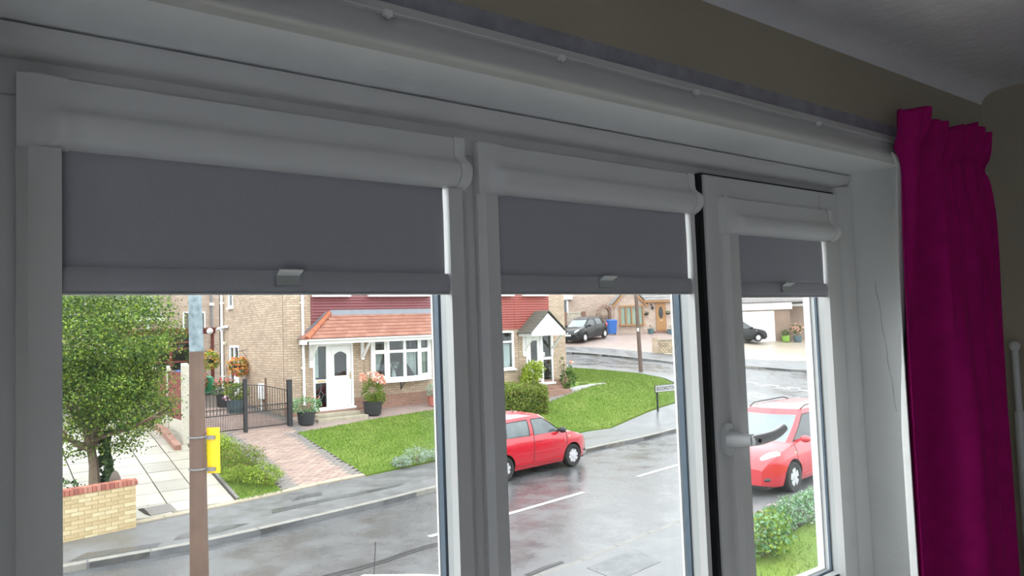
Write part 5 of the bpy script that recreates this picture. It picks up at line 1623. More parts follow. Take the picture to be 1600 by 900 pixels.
for k in range(7):
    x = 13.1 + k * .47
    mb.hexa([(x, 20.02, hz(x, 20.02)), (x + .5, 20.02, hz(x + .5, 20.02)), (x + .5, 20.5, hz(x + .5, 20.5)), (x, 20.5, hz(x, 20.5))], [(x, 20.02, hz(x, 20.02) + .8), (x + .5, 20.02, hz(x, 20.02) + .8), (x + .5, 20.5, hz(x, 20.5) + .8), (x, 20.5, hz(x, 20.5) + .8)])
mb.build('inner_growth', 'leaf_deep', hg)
shrub('laurel_shrub', 'yellow-green leafy shrub in front of the gabled porch door', (17.30, 21.55, gz(17.3, 21.55)), [((0, 0, .85), (.42, .35, .42), 420), ((-.2, 0, .55), (.4, .3, .35), 260), ((.3, 0, 1.0), (.28, .25, .25), 160), ((.05, 0, .25), (.3, .25, .25), 120)], .12, ['leaf_yellowgreen', 'leaf_bright'], seed=72)
shrub('rose_bush', 'dark green rose bush with a pale bloom at the house corner', (18.95, 21.45, gz(18.95, 21.45)), [((0, 0, .4), (.38, .3, .36), 420), ((-.25, 0, .95), (.14, .1, .4), 60), ((.05, -.05, .85), (.12, .1, .3), 50)], .08, ['leaf_deep', 'leaf_ivy', 'leaf_mid'], seed=73, flowers=[((.12, -.1, 1.05), (.09, .06, .06), 16, ['petal_pink'], .09)])
# near side: roses and shrub in our own front garden
shrub('rose_bush', 'rose bush with small pink blooms at the bottom of the opening sash', (9.80, 6.80, .06), [((0, 0, .3), (.55, .35, .34), 1500), ((-.2, .35, .6), (.10, .10, .2), 60), ((.75, .4, .22), (.4, .3, .28), 600)], .07, ['leaf_mid', 'leaf_sage', 'leaf_bright'], seed=74,
      flowers=[((-.05, .1, .55), (.6, .3, .18), 16, ['petal_rose'], .075), ((-.2, .35, .82), (.06, .06, .05), 8, ['petal_pink'], .07)])
shrub('spindle_shrub', 'pale grey-green shrub in front of the red people carrier', (11.75, 7.45, .06), [((0, 0, .24), (.75, .3, .26), 2400), ((.8, .1, .24), (.7, .3, .26), 1800), ((-.7, -.05, .2), (.5, .3, .24), 1000)], .05, ['leaf_sage', 'leaf_mid', 'leaf_silver'], seed=75, share=[.5, .3, .2])

# ================================================================== cars
def interp(x, pts):
    xs = [p[0] for p in pts]; ys = [p[1] for p in pts]
    return float(np.interp(x, xs, ys))
def car(loc, rotz, label, P, group=None):
    """local frame: +x forward, +y left, +z up, origin on the ground under the middle"""
    L, Wd, Hh = P['L'], P['W'], P['H']
    r, ra = P['tyre'], P['tyre'] + .055
    xf, xr = L / 2 - P['fo'], L / 2 - P['fo'] - P['wb']
    body_m = P['paint']; glass = P.get('glass', 'car_glass')
    t = thing('car', loc, label, 'car', group, rotz)
    ROOT[t.name] = Vector((0, 0, 0))
    top = P['top']          # [(x, z)] upper edge of the lower body from rear to front
    low = .19
    def zlow(x):
        z = low + .06 * max(0, (abs(x) - L / 2 + .35) / .35)
        for c in (xf, xr):
            d = abs(x - c)
            if d < ra: z = max(z, r + math.sqrt(ra * ra - d * d))
        return z
    def hw(x):
        x0 = L / 2 - .75
        e_ = max(0, (abs(x) - x0) / .75)
        return Wd / 2 * (1 - .27 * e_ ** 2.6)
    def wf(z, zt):
        return interp(z, [(.15, .90), (.32, .975), (.55, 1.0), (.75, .995), (max(.8, zt - .12), .975), (zt + .02, .925)])
    xs = set(np.linspace(-L / 2, L / 2, 37).tolist())
    for c in (xf, xr):
        for k in range(-8, 9): xs.add(c + ra * math.sin(k * math.pi / 16))
        xs.add(c + ra + .004); xs.add(c - ra - .004)
    xs = sorted(x for x in xs if -L / 2 <= x <= L / 2)
    ts = [0, .1, .25, .45, .65, .82, .93, 1.0]
    rows = []
    for x in xs:
        zl, zt = zlow(x), interp(x, top)
        zl = min(zl, zt - .05)
        w = hw(x)
        side = []
        for tt in ts:
            z = zl + (zt - zl) * tt
            side.append((w * wf(z, zt), z))
        endf = max(0, (abs(x) - L / 2 + .5) / .5)
        crown = .035
        deck = [(side[-1][0] * .93, zt + .018), (side[-1][0] * .6, zt + crown), (0, zt + crown + .012)]
        half = side + deck
        full = [(x, y, z) for y, z in half] + [(x, -y, z) for y, z in half[-2::-1]]
        rows.append(full)
    mb = MB().grid(rows)
    mb.add(rows[0], [tuple(range(len(rows[0])))]); mb.add(rows[-1], [tuple(range(len(rows[-1])))])
    body = mb.build('body', body_m, t, local=True, smooth=True, sharp=38)
    MB().box(-L / 2 + .12, L / 2 - .12, -Wd / 2 + .2, Wd / 2 - .2, .16, .5).build('chassis', 'car_trim', t, local=True)
    for c in (xf, xr):
        for s in (-1, 1):
            MB().lathe([(ra * .99, 0), (ra * .99, -.26 * 1), (.02, -.26)], (c, s * (Wd / 2 - .05), r), 20, axis='y', a0=0, a1=math.pi).build('arch_liner', 'car_trim', t, local=True) if s > 0 else \
                MB().lathe([(ra * .99, 0), (ra * .99, .26), (.02, .26)], (c, s * (Wd / 2 - .05), r), 20, axis='y', a0=0, a1=math.pi).build('arch_liner', 'car_trim', t, local=True)
    # greenhouse: belt ring and roof ring, panels between the pillars
    G = P['green']           # list of (belt x, belt y, roof x, roof y, kind of the panel to the next point)
    zr = P['roofz']
    def belt_z(x): return interp(x, top) + .012
    panels = {}
    hd = MB()
    nR = 6
    def ringpt(g, s, k):
        bx, by, rx, ry = g[:4]
        b = Vector((bx, by * s, belt_z(bx) - .01)); q = Vector((rx, ry * s, zr(rx)))
        f = k / nR
        p = b.lerp(q, f)
        bul = .030 * math.sin(math.pi * f)
        n_ = Vector((0.25 * (1 if bx > P['mid'] else -1) * (1 if by < .2 else .3), s * (1 if by > .2 else by / .2), 0))
        return tuple(p + n_ * bul)
    names = {'w': 'windscreen', 's': 'side_window', 'r': 'rear_window'}
    for s in (1, -1):
        for a, b in zip(G, G[1:]):
            kind = a[4]
            colA = [ringpt(a, s, k) for k in range(nR + 1)]; colB = [ringpt(b, s, k) for k in range(nR + 1)]
            if kind in 'wsr' and kind != 'p':
                key = (kind, 0 if kind in 'wr' else (s, a[0]))
                pm = panels.setdefault(key, MB())
                pm.grid([colA[:nR], colB[:nR]] if kind != 's' else [colA[:nR], colB[:nR]])
                hd.grid([colA[nR - 1:], colB[nR - 1:]])
            else:
                hd.grid([colA, colB])
    for s in (1, -1):
        for a, b in zip(G, G[1:]):
            if a[4] == 's':
                loop = [ringpt(a, s, k) for k in range(nR)] + [ringpt(b, s, k) for k in range(nR - 1, -1, -1)] + [ringpt(a, s, 0)]
                MB().tube([(p[0], p[1] + s * .002, p[2]) for p in loop], .011, 5).build('window_seal', 'car_trim', t, local=True)
    # roof skin
    ringL = [ringpt(g, 1, nR) for g in G]
    ring_all = ringL + [ringpt(g, -1, nR) for g in G[::-1]][1:-1]
    cx = sum(p[0] for p in ring_all) / len(ring_all)
    r2_ = [(cx + (p[0] - cx) * .86, p[1] * .8, p[2] + .035) for p in ring_all]
    r3_ = [(cx + (p[0] - cx) * .5, p[1] * .4, Hh - .002) for p in ring_all]
    hd.grid([ring_all, r2_, r3_], close=True)
    hd.add(r3_, [tuple(range(len(r3_)))])
    hd.build('roof', body_m, t, local=True, smooth=True, sharp=50)
    for (kind, _), pm in panels.items():
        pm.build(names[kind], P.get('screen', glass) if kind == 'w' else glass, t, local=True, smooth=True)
    MB().ball((P['mid'], 0, 1.0), (.9, Wd / 2 - .25, .22), 12, 8).build('cabin', 'car_trim', t, local=True, smooth=True)
    # wheels
    tw = P.get('tw', .185)
    wheel = {}
    for c, nm in ((xf, 'f'), (xr, 'r')):
        for s in (1, -1):
            w0 = s * (Wd / 2 - .012)
            tm = MB().lathe([(r * .62, 0), (r * .68, .012), (r * .93, .012), (r, -.02), (r, -tw + .02), (r * .93, -tw), (r * .3, -tw)], (0, 0, 0), 28, axis='y')
            if s < 0: tm.v = [(a, -b, c2) for a, b, c2 in tm.v]
            tm.v = [(a + c, b + w0, c2 + r) for a, b, c2 in tm.v]
            wo = tm.build('wheel', 'tyre', t, local=True, smooth=True, sharp=50)
            rm = MB()
            rm.lathe([(r * .64, .004), (r * .60, .012), (r * .57, -.01), (r * .55, -.03), (.02, -.035)], (0, 0, 0), 24, axis='y', mi=0)
            ns = P.get('spokes', 8)
            for k in range(ns):
                a = 2 * math.pi * k / ns + .2
                d_ = Vector((math.cos(a), 0, math.sin(a))); n2 = Vector((-math.sin(a), 0, math.cos(a)))
                w1, w2 = P.get('sw', (.035, .045))
                i0, i1 = d_ * .05, d_ * r * .59
                q = [i0 - n2 * w1, i1 - n2 * w2, i1 + n2 * w2, i0 + n2 * w1]
                rm.hexa([(v.x, -.03, v.z) for v in q], [(v.x, .002, v.z) for v in q], 1)
            rm.lathe([(.075, -.02), (.07, .008), (0, .012)], (0, 0, 0), 12, axis='y', mi=1)
            if s < 0: rm.v = [(a, -b, c2) for a, b, c2 in rm.v]
            rm.v = [(a + c, b + w0, c2 + r) for a, b, c2 in rm.v]
            rm.build('wheel_trim', ['car_trim', 'wheel_silver'], wo, local=True)
    # lamps, bumpers, mirrors and small parts
    fx = L / 2
    for s in (1, -1):
        c = P['lamp']
        MB().ball((c[0], s * c[1], c[2]), c[3], 14, 8).xform(Matrix.Translation((c[0], s * c[1], c[2])) @ Matrix.Rotation(-s * c[4], 4, 'Z') @ Matrix.Rotation(c[5], 4, 'Y') @ Matrix.Translation((-c[0], -s * c[1], -c[2]))).build('headlamp', 'car_lamp', t, local=True, smooth=True)
        MB().ball((c[0] + c[3][0] * .42 * math.cos(c[4]), s * (c[1] - c[3][0] * .42 * math.sin(c[4])), c[2] + .0), (.06, .06, .045), 10, 6).build('lens', 'wheel_silver', t, local=True, smooth=True)
        MB().ball((-L / 2 + .13, s * (Wd / 2 - .15), .84), (.10, .08, .13), 10, 8).build('tail_lamp', 'car_red', t, local=True, smooth=True)
        mx = P['mirror']
        mr = MB().ball((mx[0], s * mx[1], mx[2]), (.075, .115, .075), 12, 8)
        mr.bar((mx[0] - .0, s * (mx[1] - .1), mx[2] - .02), (mx[0] - .02, s * (mx[1] - .22), mx[2] - .06), .05, .05)
        mr.build('door_mirror', P.get('mirror_m', 'car_trim'), t, local=True, smooth=True)
        for dx in P['handles']:
            MB().box(dx, dx + .17, s * (Wd / 2 - .012) - .012, s * (Wd / 2 - .012) + .018, .80, .825).build('door_handle', P.get('handle_m', body_m), t, local=True, bevel=.006)
        for dx0, dx1, z0, z1 in P['seams']:
            for k in range(4):
                za, zb = z0 + (z1 - z0) * k / 4, z0 + (z1 - z0) * (k + 1) / 4
                xa, xb = dx0 + (dx1 - dx0) * k / 4, dx0 + (dx1 - dx0) * (k + 1) / 4
                ya = hw(xa) * wf(za, interp(xa, top)); yb = hw(xb) * wf(zb, interp(xb, top))
                MB().bar((xa, s * (ya + .001), za), (xb, s * (yb + .001), zb), .012, .012, up=(0, 1, 0)).build('door_seam', 'car_trim', t, local=True)
        MB().box(xr + ra + .05, xf - ra - .05, s * (Wd / 2 * .985), s * (Wd / 2 * .985) + s * .012, .30, .325).build('sill_moulding', body_m, t, local=True)
        MB().ball((xf - .12, s * Wd / 2 * .985, .80), (.04, .01, .02), 8, 6).build('side_repeater', 'car_amber', t, local=True, smooth=True)
    g0 = P['grille']
    MB().ball((fx - g0[0], 0, g0[1]), (.05, g0[2], g0[3]), 14, 8).build('grille', 'car_trim', t, local=True, smooth=True)
    MB().ball((fx - .03, 0, g0[1] + .01), (.035, .075, .045), 12, 8).build('badge', 'wheel_silver', t, local=True, smooth=True)
    MB().ball((fx - .045, 0, .33), (.05, Wd * .3, .07), 14, 8).build('lower_intake', 'car_trim', t, local=True, smooth=True)
    for s in (1, -1):
        if P.get('fog', True): MB().ball((fx - .15, s * Wd * .33, .36), (.13, .18, .06), 10, 6).build('fog_recess', 'car_trim', t, local=True, smooth=True)
    MB().box(fx - .03, fx + .012, -.26, .26, .45, .56).build('number_plate', 'plate_white', t, local=True)
    MB().box(-fx - .012, -fx + .03, -.26, .26, .55, .66).build('number_plate', 'sign_yellow', t, local=True)
    for s in (.35, -.25):
        MB().tube([(P['green'][0][0] + .02, s, belt_z(P['green'][0][0]) + .03), (P['green'][0][0] - .06, s - .5, belt_z(P['green'][0][0]) + .06)], .008, 5).build('wiper', 'car_trim', t, local=True)
    return t
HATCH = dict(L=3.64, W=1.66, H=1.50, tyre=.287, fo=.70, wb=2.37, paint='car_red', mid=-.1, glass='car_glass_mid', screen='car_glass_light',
    top=[(-1.82, .62), (-1.80, .80), (-1.70, .93), (-1.4, .97), (0.0, .955), (.80, .93), (1.1, .90), (1.45, .80), (1.66, .70), (1.76, .61), (1.82, .50)],
    green=[(1.05, 0, .28, 0, 'w'), (.90, .60, .22, .50, 'p'), (.80, .715, .10, .57, 's'), (-.22, .765, -.22, .60, 'p'), (-.36, .765, -.34, .60, 's'), (-1.12, .745, -1.05, .585, 'p'), (-1.52, .66, -1.36, .53, 'r'), (-1.66, 0, -1.42, 0, 'r')],
    roofz=lambda x: 1.415 - .05 * max(0, (x - 0)) ** 2 - .05 * max(0, -.5 - x) ** 1.5, lamp=(1.55, .60, .70, (.20, .09, .085), .7, .45), mirror=(.66, .90, 1.00), handles=(-.14,),
    seams=[(.86, .92, .28, .94), (-.30, -.24, .28, .95)], grille=(.05, .60, .28, .045), spokes=8)
fr_ = Vector((12.89, 14.49)); rr_ = Vector((10.62, 14.27))
hdg = math.atan2(fr_.y - rr_.y, fr_.x - rr_.x)
dirv = Vector((math.cos(hdg), math.sin(hdg))); nrm = Vector((-dirv.y, dirv.x))
ctr = (fr_ + dirv * .70 - dirv * 1.82) + nrm * (1.66 / 2)
car((ctr.x, ctr.y, 0), hdg, 'red three-door hatchback parked at the far kerb in the middle of the view', HATCH)
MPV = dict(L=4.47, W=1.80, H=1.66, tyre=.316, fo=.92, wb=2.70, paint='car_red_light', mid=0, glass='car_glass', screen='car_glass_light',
    top=[(-2.235, .65), (-2.2, .88), (-2.1, 1.0), (-1.6, 1.02), (.2, 1.0), (.95, .98), (1.35, .95), (1.75, .86), (2.0, .76), (2.15, .66), (2.235, .54)],
    green=[(1.42, 0, .42, 0, 'w'), (1.22, .66, .36, .56, 'p'), (1.10, .76, .24, .62, 's'), (.12, .80, .02, .645, 'p'), (0.02, .80, -.08, .645, 's'), (-.95, .80, -.95, .645, 'p'), (-1.05, .80, -1.03, .64, 's'), (-1.75, .78, -1.65, .62, 'p'), (-2.02, .72, -1.86, .58, 'r'), (-2.12, 0, -1.95, 0, 'r')],
    roofz=lambda x: 1.60 - .07 * max(0, (x - 0)) ** 2 - .02 * max(0, -.9 - x) ** 1.5, lamp=(1.90, .66, .76, (.25, .12, .10), .75, .35), mirror=(.98, 1.0, 1.06), mirror_m='car_red_light', handles=(.15, -.85),
    seams=[(1.12, 1.16, .3, .98), (.06, .06, .3, 1.0)], grille=(.06, .66, .36, .05), spokes=5, sw=(.05, .075), tw=.2)
# front-left wheel stands at (13.95, 8.85); the car faces us along the street
h2 = math.radians(186)
d2 = Vector((math.cos(h2), math.sin(h2))); n2_ = Vector((-d2.y, d2.x))
c2_ = Vector((13.95, 8.87)) + d2 * .92 - d2 * 2.235 - n2_ * (.9 - .012)
mp = car((c2_.x, c2_.y, .02), h2, 'red people carrier facing us, seen through the opening sash behind the handle', MPV)
for s in (1, -1):
    MB().tube([(.3, s * .60, 1.60), (.1, s * .61, 1.665), (-1.3, s * .61, 1.665), (-1.6, s * .60, 1.60)], .014, 6).build('roof_rail', 'car_trim', mp, local=True)
BLK = dict(HATCH); BLK.update(L=3.81, W=1.665, H=1.495, wb=2.455, fo=.77, paint='car_black', mirror_m='car_black', handle_m='car_black', glass='car_glass', screen='car_glass_light', spokes=8,
    top=[(-1.90, .62), (-1.88, .80), (-1.78, .93), (-1.45, .97), (0.0, .955), (.85, .93), (1.15, .90), (1.5, .82), (1.72, .72), (1.84, .62), (1.90, .50)],
    green=[(g[0] + .06 if g[0] > .5 else g[0] - .05, g[1], g[2] + .03, g[3], g[4]) for g in HATCH['green']], lamp=(1.66, .56, .70, (.22, .12, .09), .75, .4))
bf = Vector((31.85, 34.25)); br = bf + Vector((.96, .26)) * 3
hb = math.atan2(bf.y - br.y, bf.x - br.x)
db = Vector((math.cos(hb), math.sin(hb))); nb2 = Vector((-db.y, db.x))
cb = bf + db * .77 - db * 1.905 - nb2 * .82
bk = car((cb.x, cb.y, hz(cb.x, cb.y) + .06), hb, 'black hatchback parked nose out on the drive by the brick arch', BLK)
bk.rotation_euler = (0, math.atan2(hz(bf.x, bf.y) - hz(br.x, br.y), (bf - br).length) * -1, hb)
DK = dict(BLK); DK['screen'] = 'car_glass'
u_ = Vector((46.35, 31.6))
hd2 = math.radians(-30)
dk = car((u_.x - 1.25, u_.y + .95, hz(u_.x - 1.2, u_.y + .9) + .06), hd2, 'dark car in front of the white garage door, half hidden by the sash', DK)
WHT = dict(HATCH); WHT.update(paint='car_white', mirror_m='car_white', handle_m='car_white', glass='car_glass', H=1.47)
wc = car((2.42, 5.07, .03), math.radians(223), 'white car below the window, only its roof edge and aerial showing', WHT)
MB().tube([(-1.34, -.42, 1.38), (-1.40, -.42, 1.66)], .005, 5).build('aerial', 'car_trim', wc, local=True)

# ================================================================== behind the brick house, left
rh = thing('rear_house', (12, 40, 1.8), 'pale brick house in the next street seen behind the lamp post', 'house')
mb = MB().box(6.2, 22, 40, 40.3, 1.2, 7.5); mb.build('front_wall', 'brick_rear', rh, uv=True)
mb = MB().box(6.2, 6.5, 40, 47, 1.2, 7.5); mb.build('side_wall', 'brick_rear', rh, uv=True)
mb = MB().hexa([(5.9, 39.6, 7.4), (22.3, 39.6, 7.4), (22.3, 43.5, 9.6), (5.9, 43.5, 9.6)], [(5.9, 39.6, 7.55), (22.3, 39.6, 7.55), (22.3, 43.5, 9.75), (5.9, 43.5, 9.75)]); mb.build('roof', 'tile_far', rh)
window_flat(9.55, 10.65, 4.15, 5.05, [10.1], 40.0, par=rh, depth=.04)
MB().tube([(10.95, 39.93, 7.4), (10.95, 39.93, 1.8)], .045, 8).build('downpipe', 'lead', rh)
MB().box(10.85, 11.05, 39.85, 40, 5.35, 5.5).build('pipe_box', 'white_upvc', rh)
gr = thing('rear_garage', (3.6, 34, 1.6), 'small brick garage with dark tiled roof and white gutter behind the tree', 'garage')
MB().box(-3, 7.1, 34, 34.25, 1.2, 4.5).build('front_wall', 'brick_rear', gr, uv=True)
for k in range(9):
    MB().hexa([(-3.3, 33.7 + k * .42, 4.55 + k * .26), (7.3, 33.7 + k * .42, 4.55 + k * .26), (7.3, 34.15 + k * .42, 4.83 + k * .26), (-3.3, 34.15 + k * .42, 4.83 + k * .26)],
              [(-3.3, 33.7 + k * .42, 4.61 + k * .26), (7.3, 33.7 + k * .42, 4.61 + k * .26), (7.3, 34.15 + k * .42, 4.86 + k * .26), (-3.3, 34.15 + k * .42, 4.86 + k * .26)]).build('tile_course', 'tile_far', gr)
MB().box(-3.3, 7.4, 33.6, 33.72, 4.46, 4.58).build('gutter', 'white_upvc', gr)
MB().tube([(6.75, 33.9, 4.5), (6.75, 33.9, 1.6)], .07, 8).build('downpipe', 'white_upvc', gr)
MB().box(4.6, 6.2, 33.93, 34.0, 1.5, 3.55).build('garage_door', 'white_paint', gr)
# brown timber lean-to
le = thing('timber_lean_to', (7.4, 31.2, 1.5), 'dark brown timber lean-to with glazed sides behind the house', 'lean-to')
zl_ = 1.45
MB().box(5.2, 8.62, 30.95, 31.1, 3.83, 4.02).build('beam', 'beam_brown', le)
MB().box(5.2, 8.66, 30.85, 33.0, 4.02, 4.08).build('roof_sheet', 'beam_brown', le)
for x in (5.25, 6.95, 7.75, 8.52): MB().box(x - .05, x + .05, 30.97, 31.07, zl_, 3.83).build('post', 'beam_brown', le)
for x0, x1 in ((7.0, 7.7), (5.3, 6.9)):
    for z in (2.75, 3.25, 3.5): MB().box(x0, x1, 30.99, 31.05, z, z + .07).build('rail', 'beam_brown', le)
    MB().box(x0, x1, 31.0, 31.01, zl_, 3.83).build('pane', 'house_glass', le)
MB().box(5.2, 8.6, 32.9, 33.0, zl_, 4.0).build('back_panel', 'dark_interior', le)
gl = thing('globe_lamp', (8.36, 30.85, 3.8), 'white globe lamp on the brown beam behind the house', 'lamp')
MB().ball((8.36, 30.78, 3.93), .125, 16, 10).build('globe', 'globe_white', gl, smooth=True)
MB().tube([(8.36, 30.95, 3.9), (8.36, 30.85, 3.9)], .05, 10).build('bracket', 'beam_brown', gl)
def wheelie(x, y, z, rot, label, m, s=1.):
    b = thing('wheelie_bin', (x, y, z), label, 'bin', rotz=rot)
    ROOT[b.name] = Vector((0, 0, 0))
    MB().hexa([(-.22 * s, -.25 * s, .08 * s), (.22 * s, -.25 * s, .08 * s), (.22 * s, .25 * s, .08 * s), (-.22 * s, .25 * s, .08 * s)], [(-.29 * s, -.34 * s, .96 * s), (.29 * s, -.34 * s, .96 * s), (.29 * s, .34 * s, .96 * s), (-.29 * s, .34 * s, .96 * s)]).build('body', m, b, local=True, bevel=.02)
    MB().hexa([(-.31 * s, -.37 * s, .96 * s), (.31 * s, -.37 * s, .96 * s), (.31 * s, .37 * s, .98 * s), (-.31 * s, .37 * s, .98 * s)], [(-.27 * s, -.3 * s, 1.02 * s), (.27 * s, -.3 * s, 1.02 * s), (.27 * s, .33 * s, 1.07 * s), (-.27 * s, .33 * s, 1.07 * s)]).build('lid', m, b, local=True, bevel=.015)
    MB().tube([(-.25 * s, .42 * s, .98 * s), (.25 * s, .42 * s, .98 * s)], .018, 6).build('handle', 'car_trim', b, local=True)
    for sx_ in (-.27, .27): MB().tube([(sx_ * s - .03, .27 * s, .1 * s), (sx_ * s + .03, .27 * s, .1 * s)], .1 * s, 12).build('wheel', 'tyre', b, local=True)
wheelie(6.62, 28.6, hz(6.62, 28.6) + .1, .3, 'dark blue bin behind the fence end beyond the lamp post', 'bin_blue')
cpt = thing('compost_bin', (8.0, 30.2, hz(8, 30.2) + .1), 'green plastic compost bin beside the flowers at the back corner', 'bin')
MB().lathe([(.0, 0), (.36, 0), (.32, .5), (.27, .58), (.28, .6), (.12, .68), (0, .7)], (7.95, 29.9, hz(7.95, 29.9) + .12), 16).build('bin_body', 'compost_green', cpt, smooth=True, sharp=30)
MB().box(7.6, 8.15, 29.6, 30.2, hz(7.9, 29.9), hz(7.9, 29.9) + .12).build('base_blocks', 'brick_rear', cpt, uv=True)
# background greenery behind the tree on the far left
shrub('garden_conifer', 'dark evergreen screen behind the hawthorn on the slab driveway side', (1.2, 27.5, hz(1.2, 27.5)), [((0, 0, 1.3), (1.6, .8, 1.3), 2600), ((-1.8, 0, 1.4), (1.5, .8, 1.4), 2200)], .11, ['leaf_deep', 'leaf_mid'], seed=81)

# ================================================================== across the junction
UB = Vector((.877, -.48, 0)); NB = Vector((-.48, -.877, 0)); OB = Vector((37.0, 36.7, 0))
def fb_(u, z, off=0.): p = OB + UB * u + NB * off; return (p.x, p.y, z)
def fbox(mb, u0, u1, o0, o1, z0, z1, f=fb_, mi=0):
    q = [(u0, o0), (u1, o0), (u1, o1), (u0, o1)]
    return mb.hexa([f(u, z0, o) for u, o in q], [f(u, z1, o) for u, o in q], mi)
bg = thing('bungalow', (37.0, 36.7, 2.95), 'pale brick bungalow with oak door, brown bay window and gable across the junction', 'bungalow')
mb = MB(); fbox(mb, 0, 6.2, -3.5, 0, 2.2, 5.15); fbox(mb, 0, 2.05, 0, .02, 2.2, 5.15)
mb.hexa([fb_(0, 5.15, .02), fb_(2.1, 5.15, .02), fb_(1.05, 6.2, .02)], [fb_(0, 5.15, -.3), fb_(2.1, 5.15, -.3), fb_(1.05, 6.2, -.3)])
mb.build('front_wall', 'brick_pink', bg, uv='diag')
bb = MB()
for a, b in (((-.22, 4.93), (1.05, 6.32)), ((2.32, 4.93), (1.05, 6.32))):
    p, q = fb_(a[0], a[1], .15), fb_(b[0], b[1], .15)
    bb.hexa([fb_(a[0], a[1], .2), fb_(b[0], b[1], .2), fb_(b[0], b[1] - .24, .2), fb_(a[0], a[1] - .2, .2)], [fb_(a[0], a[1], .12), fb_(b[0], b[1], .12), fb_(b[0], b[1] - .24, .12), fb_(a[0], a[1] - .2, .12)])
bb.build('barge_board', 'oak', bg)
rf = MB()
for s_, ue in ((-1, -.25), (1, 2.35)):
    rf.hexa([fb_(ue, 4.98, .24), fb_(1.05, 6.36, .24), fb_(1.05, 6.36, -.6), fb_(ue, 4.98, -.6)], [fb_(ue, 5.06, .24), fb_(1.05, 6.46, .24), fb_(1.05, 6.46, -.6), fb_(ue, 5.06, -.6)])
rf.build('gable_roof', 'tile_far', bg)
for k in range(10):
    o0, z0 = .3 - k * .34, 5.2 + k * .19
    MB().hexa([fb_(2.1, z0, o0), fb_(6.4, z0, o0), fb_(6.4, z0 + .2, o0 - .36), fb_(2.1, z0 + .2, o0 - .36)], [fb_(2.1, z0 + .05, o0), fb_(6.4, z0 + .05, o0), fb_(6.4, z0 + .22, o0 - .36), fb_(2.1, z0 + .22, o0 - .36)]).build('tile_course', 'tile_far', bg)
mb = MB(); fbox(mb, 2.05, 6.4, .0, .3, 5.08, 5.22); mb.build('eaves', 'oak', bg)
bay = MB()
for u in (.32, .72, 1.14, 1.56, 1.96): fbox(bay, u - .04, u + .04, .12, .22, 3.62, 4.9)
fbox(bay, .28, 2.0, .1, .24, 4.82, 4.92); fbox(bay, .22, 2.06, .04, .32, 3.52, 3.62)
bay = bay.build('bay_window', 'oak', bg)
for a, b in ((.36, .68), (.76, 1.10), (1.18, 1.52), (1.6, 1.92)):
    mb = MB(); fbox(mb, a, b, .155, .16, 3.62, 4.82); mb.build('pane', 'house_glass', bay)
    mb = MB(); fbox(mb, a + (.0 if a > 1 else .08), b - .02, .06, .07, 3.62, 4.82); mb.build('curtain_panel', 'green_curtain', bay)
dr = MB(); fbox(dr, 2.95, 3.68, .01, .06, 3.08, 5.05); dr = dr.build('front_door', 'oak', bg)
mb = MB()
ov = [(3.30 + .16 * math.cos(k * math.pi / 8), 4.35 + .42 * math.sin(k * math.pi / 8)) for k in range(16)]
mb.hexa([fb_(u, z, .06) for u, z in ov], [fb_(u, z, .075) for u, z in ov]); mb.build('oval_light', 'car_trim', dr)
mb = MB(); fbox(mb, 3.2, 3.42, .06, .075, 3.78, 3.84); mb.build('letter_plate', 'brass', dr)
mb = MB(); fbox(mb, 2.6, 4.0, .05, .6, 2.7, 3.06); mb.build('step', 'brick_dark', bg, uv=True)
for u, z, lb in ((2.22, 4.3, 'wall basket between the bungalow bay window and oak door'), (3.8, 4.3, 'wall basket on the far side of the bungalow oak door')):
    wb_ = thing('wall_basket', fb_(u, z, .12), lb, 'basket', 'wall baskets of the bungalow')
    MB().lathe([(0, -.12), (.12, -.08), (.17, .0), (.15, 0)], fb_(u, z, .15), 12).build('bowl', 'car_trim', wb_, smooth=True)
    leaves('foliage', blob(fb_(u, z + .06, .15), (.2, .2, .1), 70), .07, ['leaf_deep', 'leaf_mid'], wb_, seed=85)
wl_ = thing('wall_lamp', fb_(2.66, 4.75, .08), 'dark carriage lamp on the bungalow wall beside the door', 'lamp')
mb = MB().tube([fb_(2.6, 4.95, .02), fb_(2.62, 4.9, .14), fb_(2.66, 4.8, .16)], .03, 6); mb.build('arm', 'car_trim', wl_)
MB().lathe([(0, -.12), (.07, -.1), (.09, .06), (.03, .12), (0, .13)], fb_(2.68, 4.68, .16), 8).build('lantern', 'car_trim', wl_)
for u, m, lb in ((2.25, 'pot_teal', 'square grey planter at the bungalow wall near the pole'), (3.66, 'pot_teal', 'square grey planter beside the bungalow door step')):
    c = fb_(u, hz(*fb_(u, 0, .8)[:2]) + .05, .8)
    p_ = thing('planter', c, lb, 'planter', 'planters of the bungalow')
    MB().hexa([(c[0] - .13, c[1] - .13, c[2]), (c[0] + .13, c[1] - .13, c[2]), (c[0] + .13, c[1] + .13, c[2]), (c[0] - .13, c[1] + .13, c[2])], [(c[0] - .16, c[1] - .16, c[2] + .36), (c[0] + .16, c[1] - .16, c[2] + .36), (c[0] + .16, c[1] + .16, c[2] + .36), (c[0] - .16, c[1] + .16, c[2] + .36)]).build('pot', m, p_)
    leaves('foliage', blob((c[0], c[1], c[2] + .46), (.12, .12, .16), 30), .08, ['leaf_mid', 'leaf_deep'], p_, seed=86)
S(drape([(30.2, 30.6), (32.9, 29.6), (34.5, 29.5), (41.5, 34), (37, 38.5), (28.8, 35.2)], .06, .6, 'driveway', 'drive_brown', loc=(34, 33, 2.3)), 'reddish paved drive in front of the bungalow', 'driveway')
FARK2 = [(26.5, 37), (28.5, 32.5), (30.5, 28.5), (31.4, 26.8), (35.15, 25), (37.8, 23), (44, 19.5)]
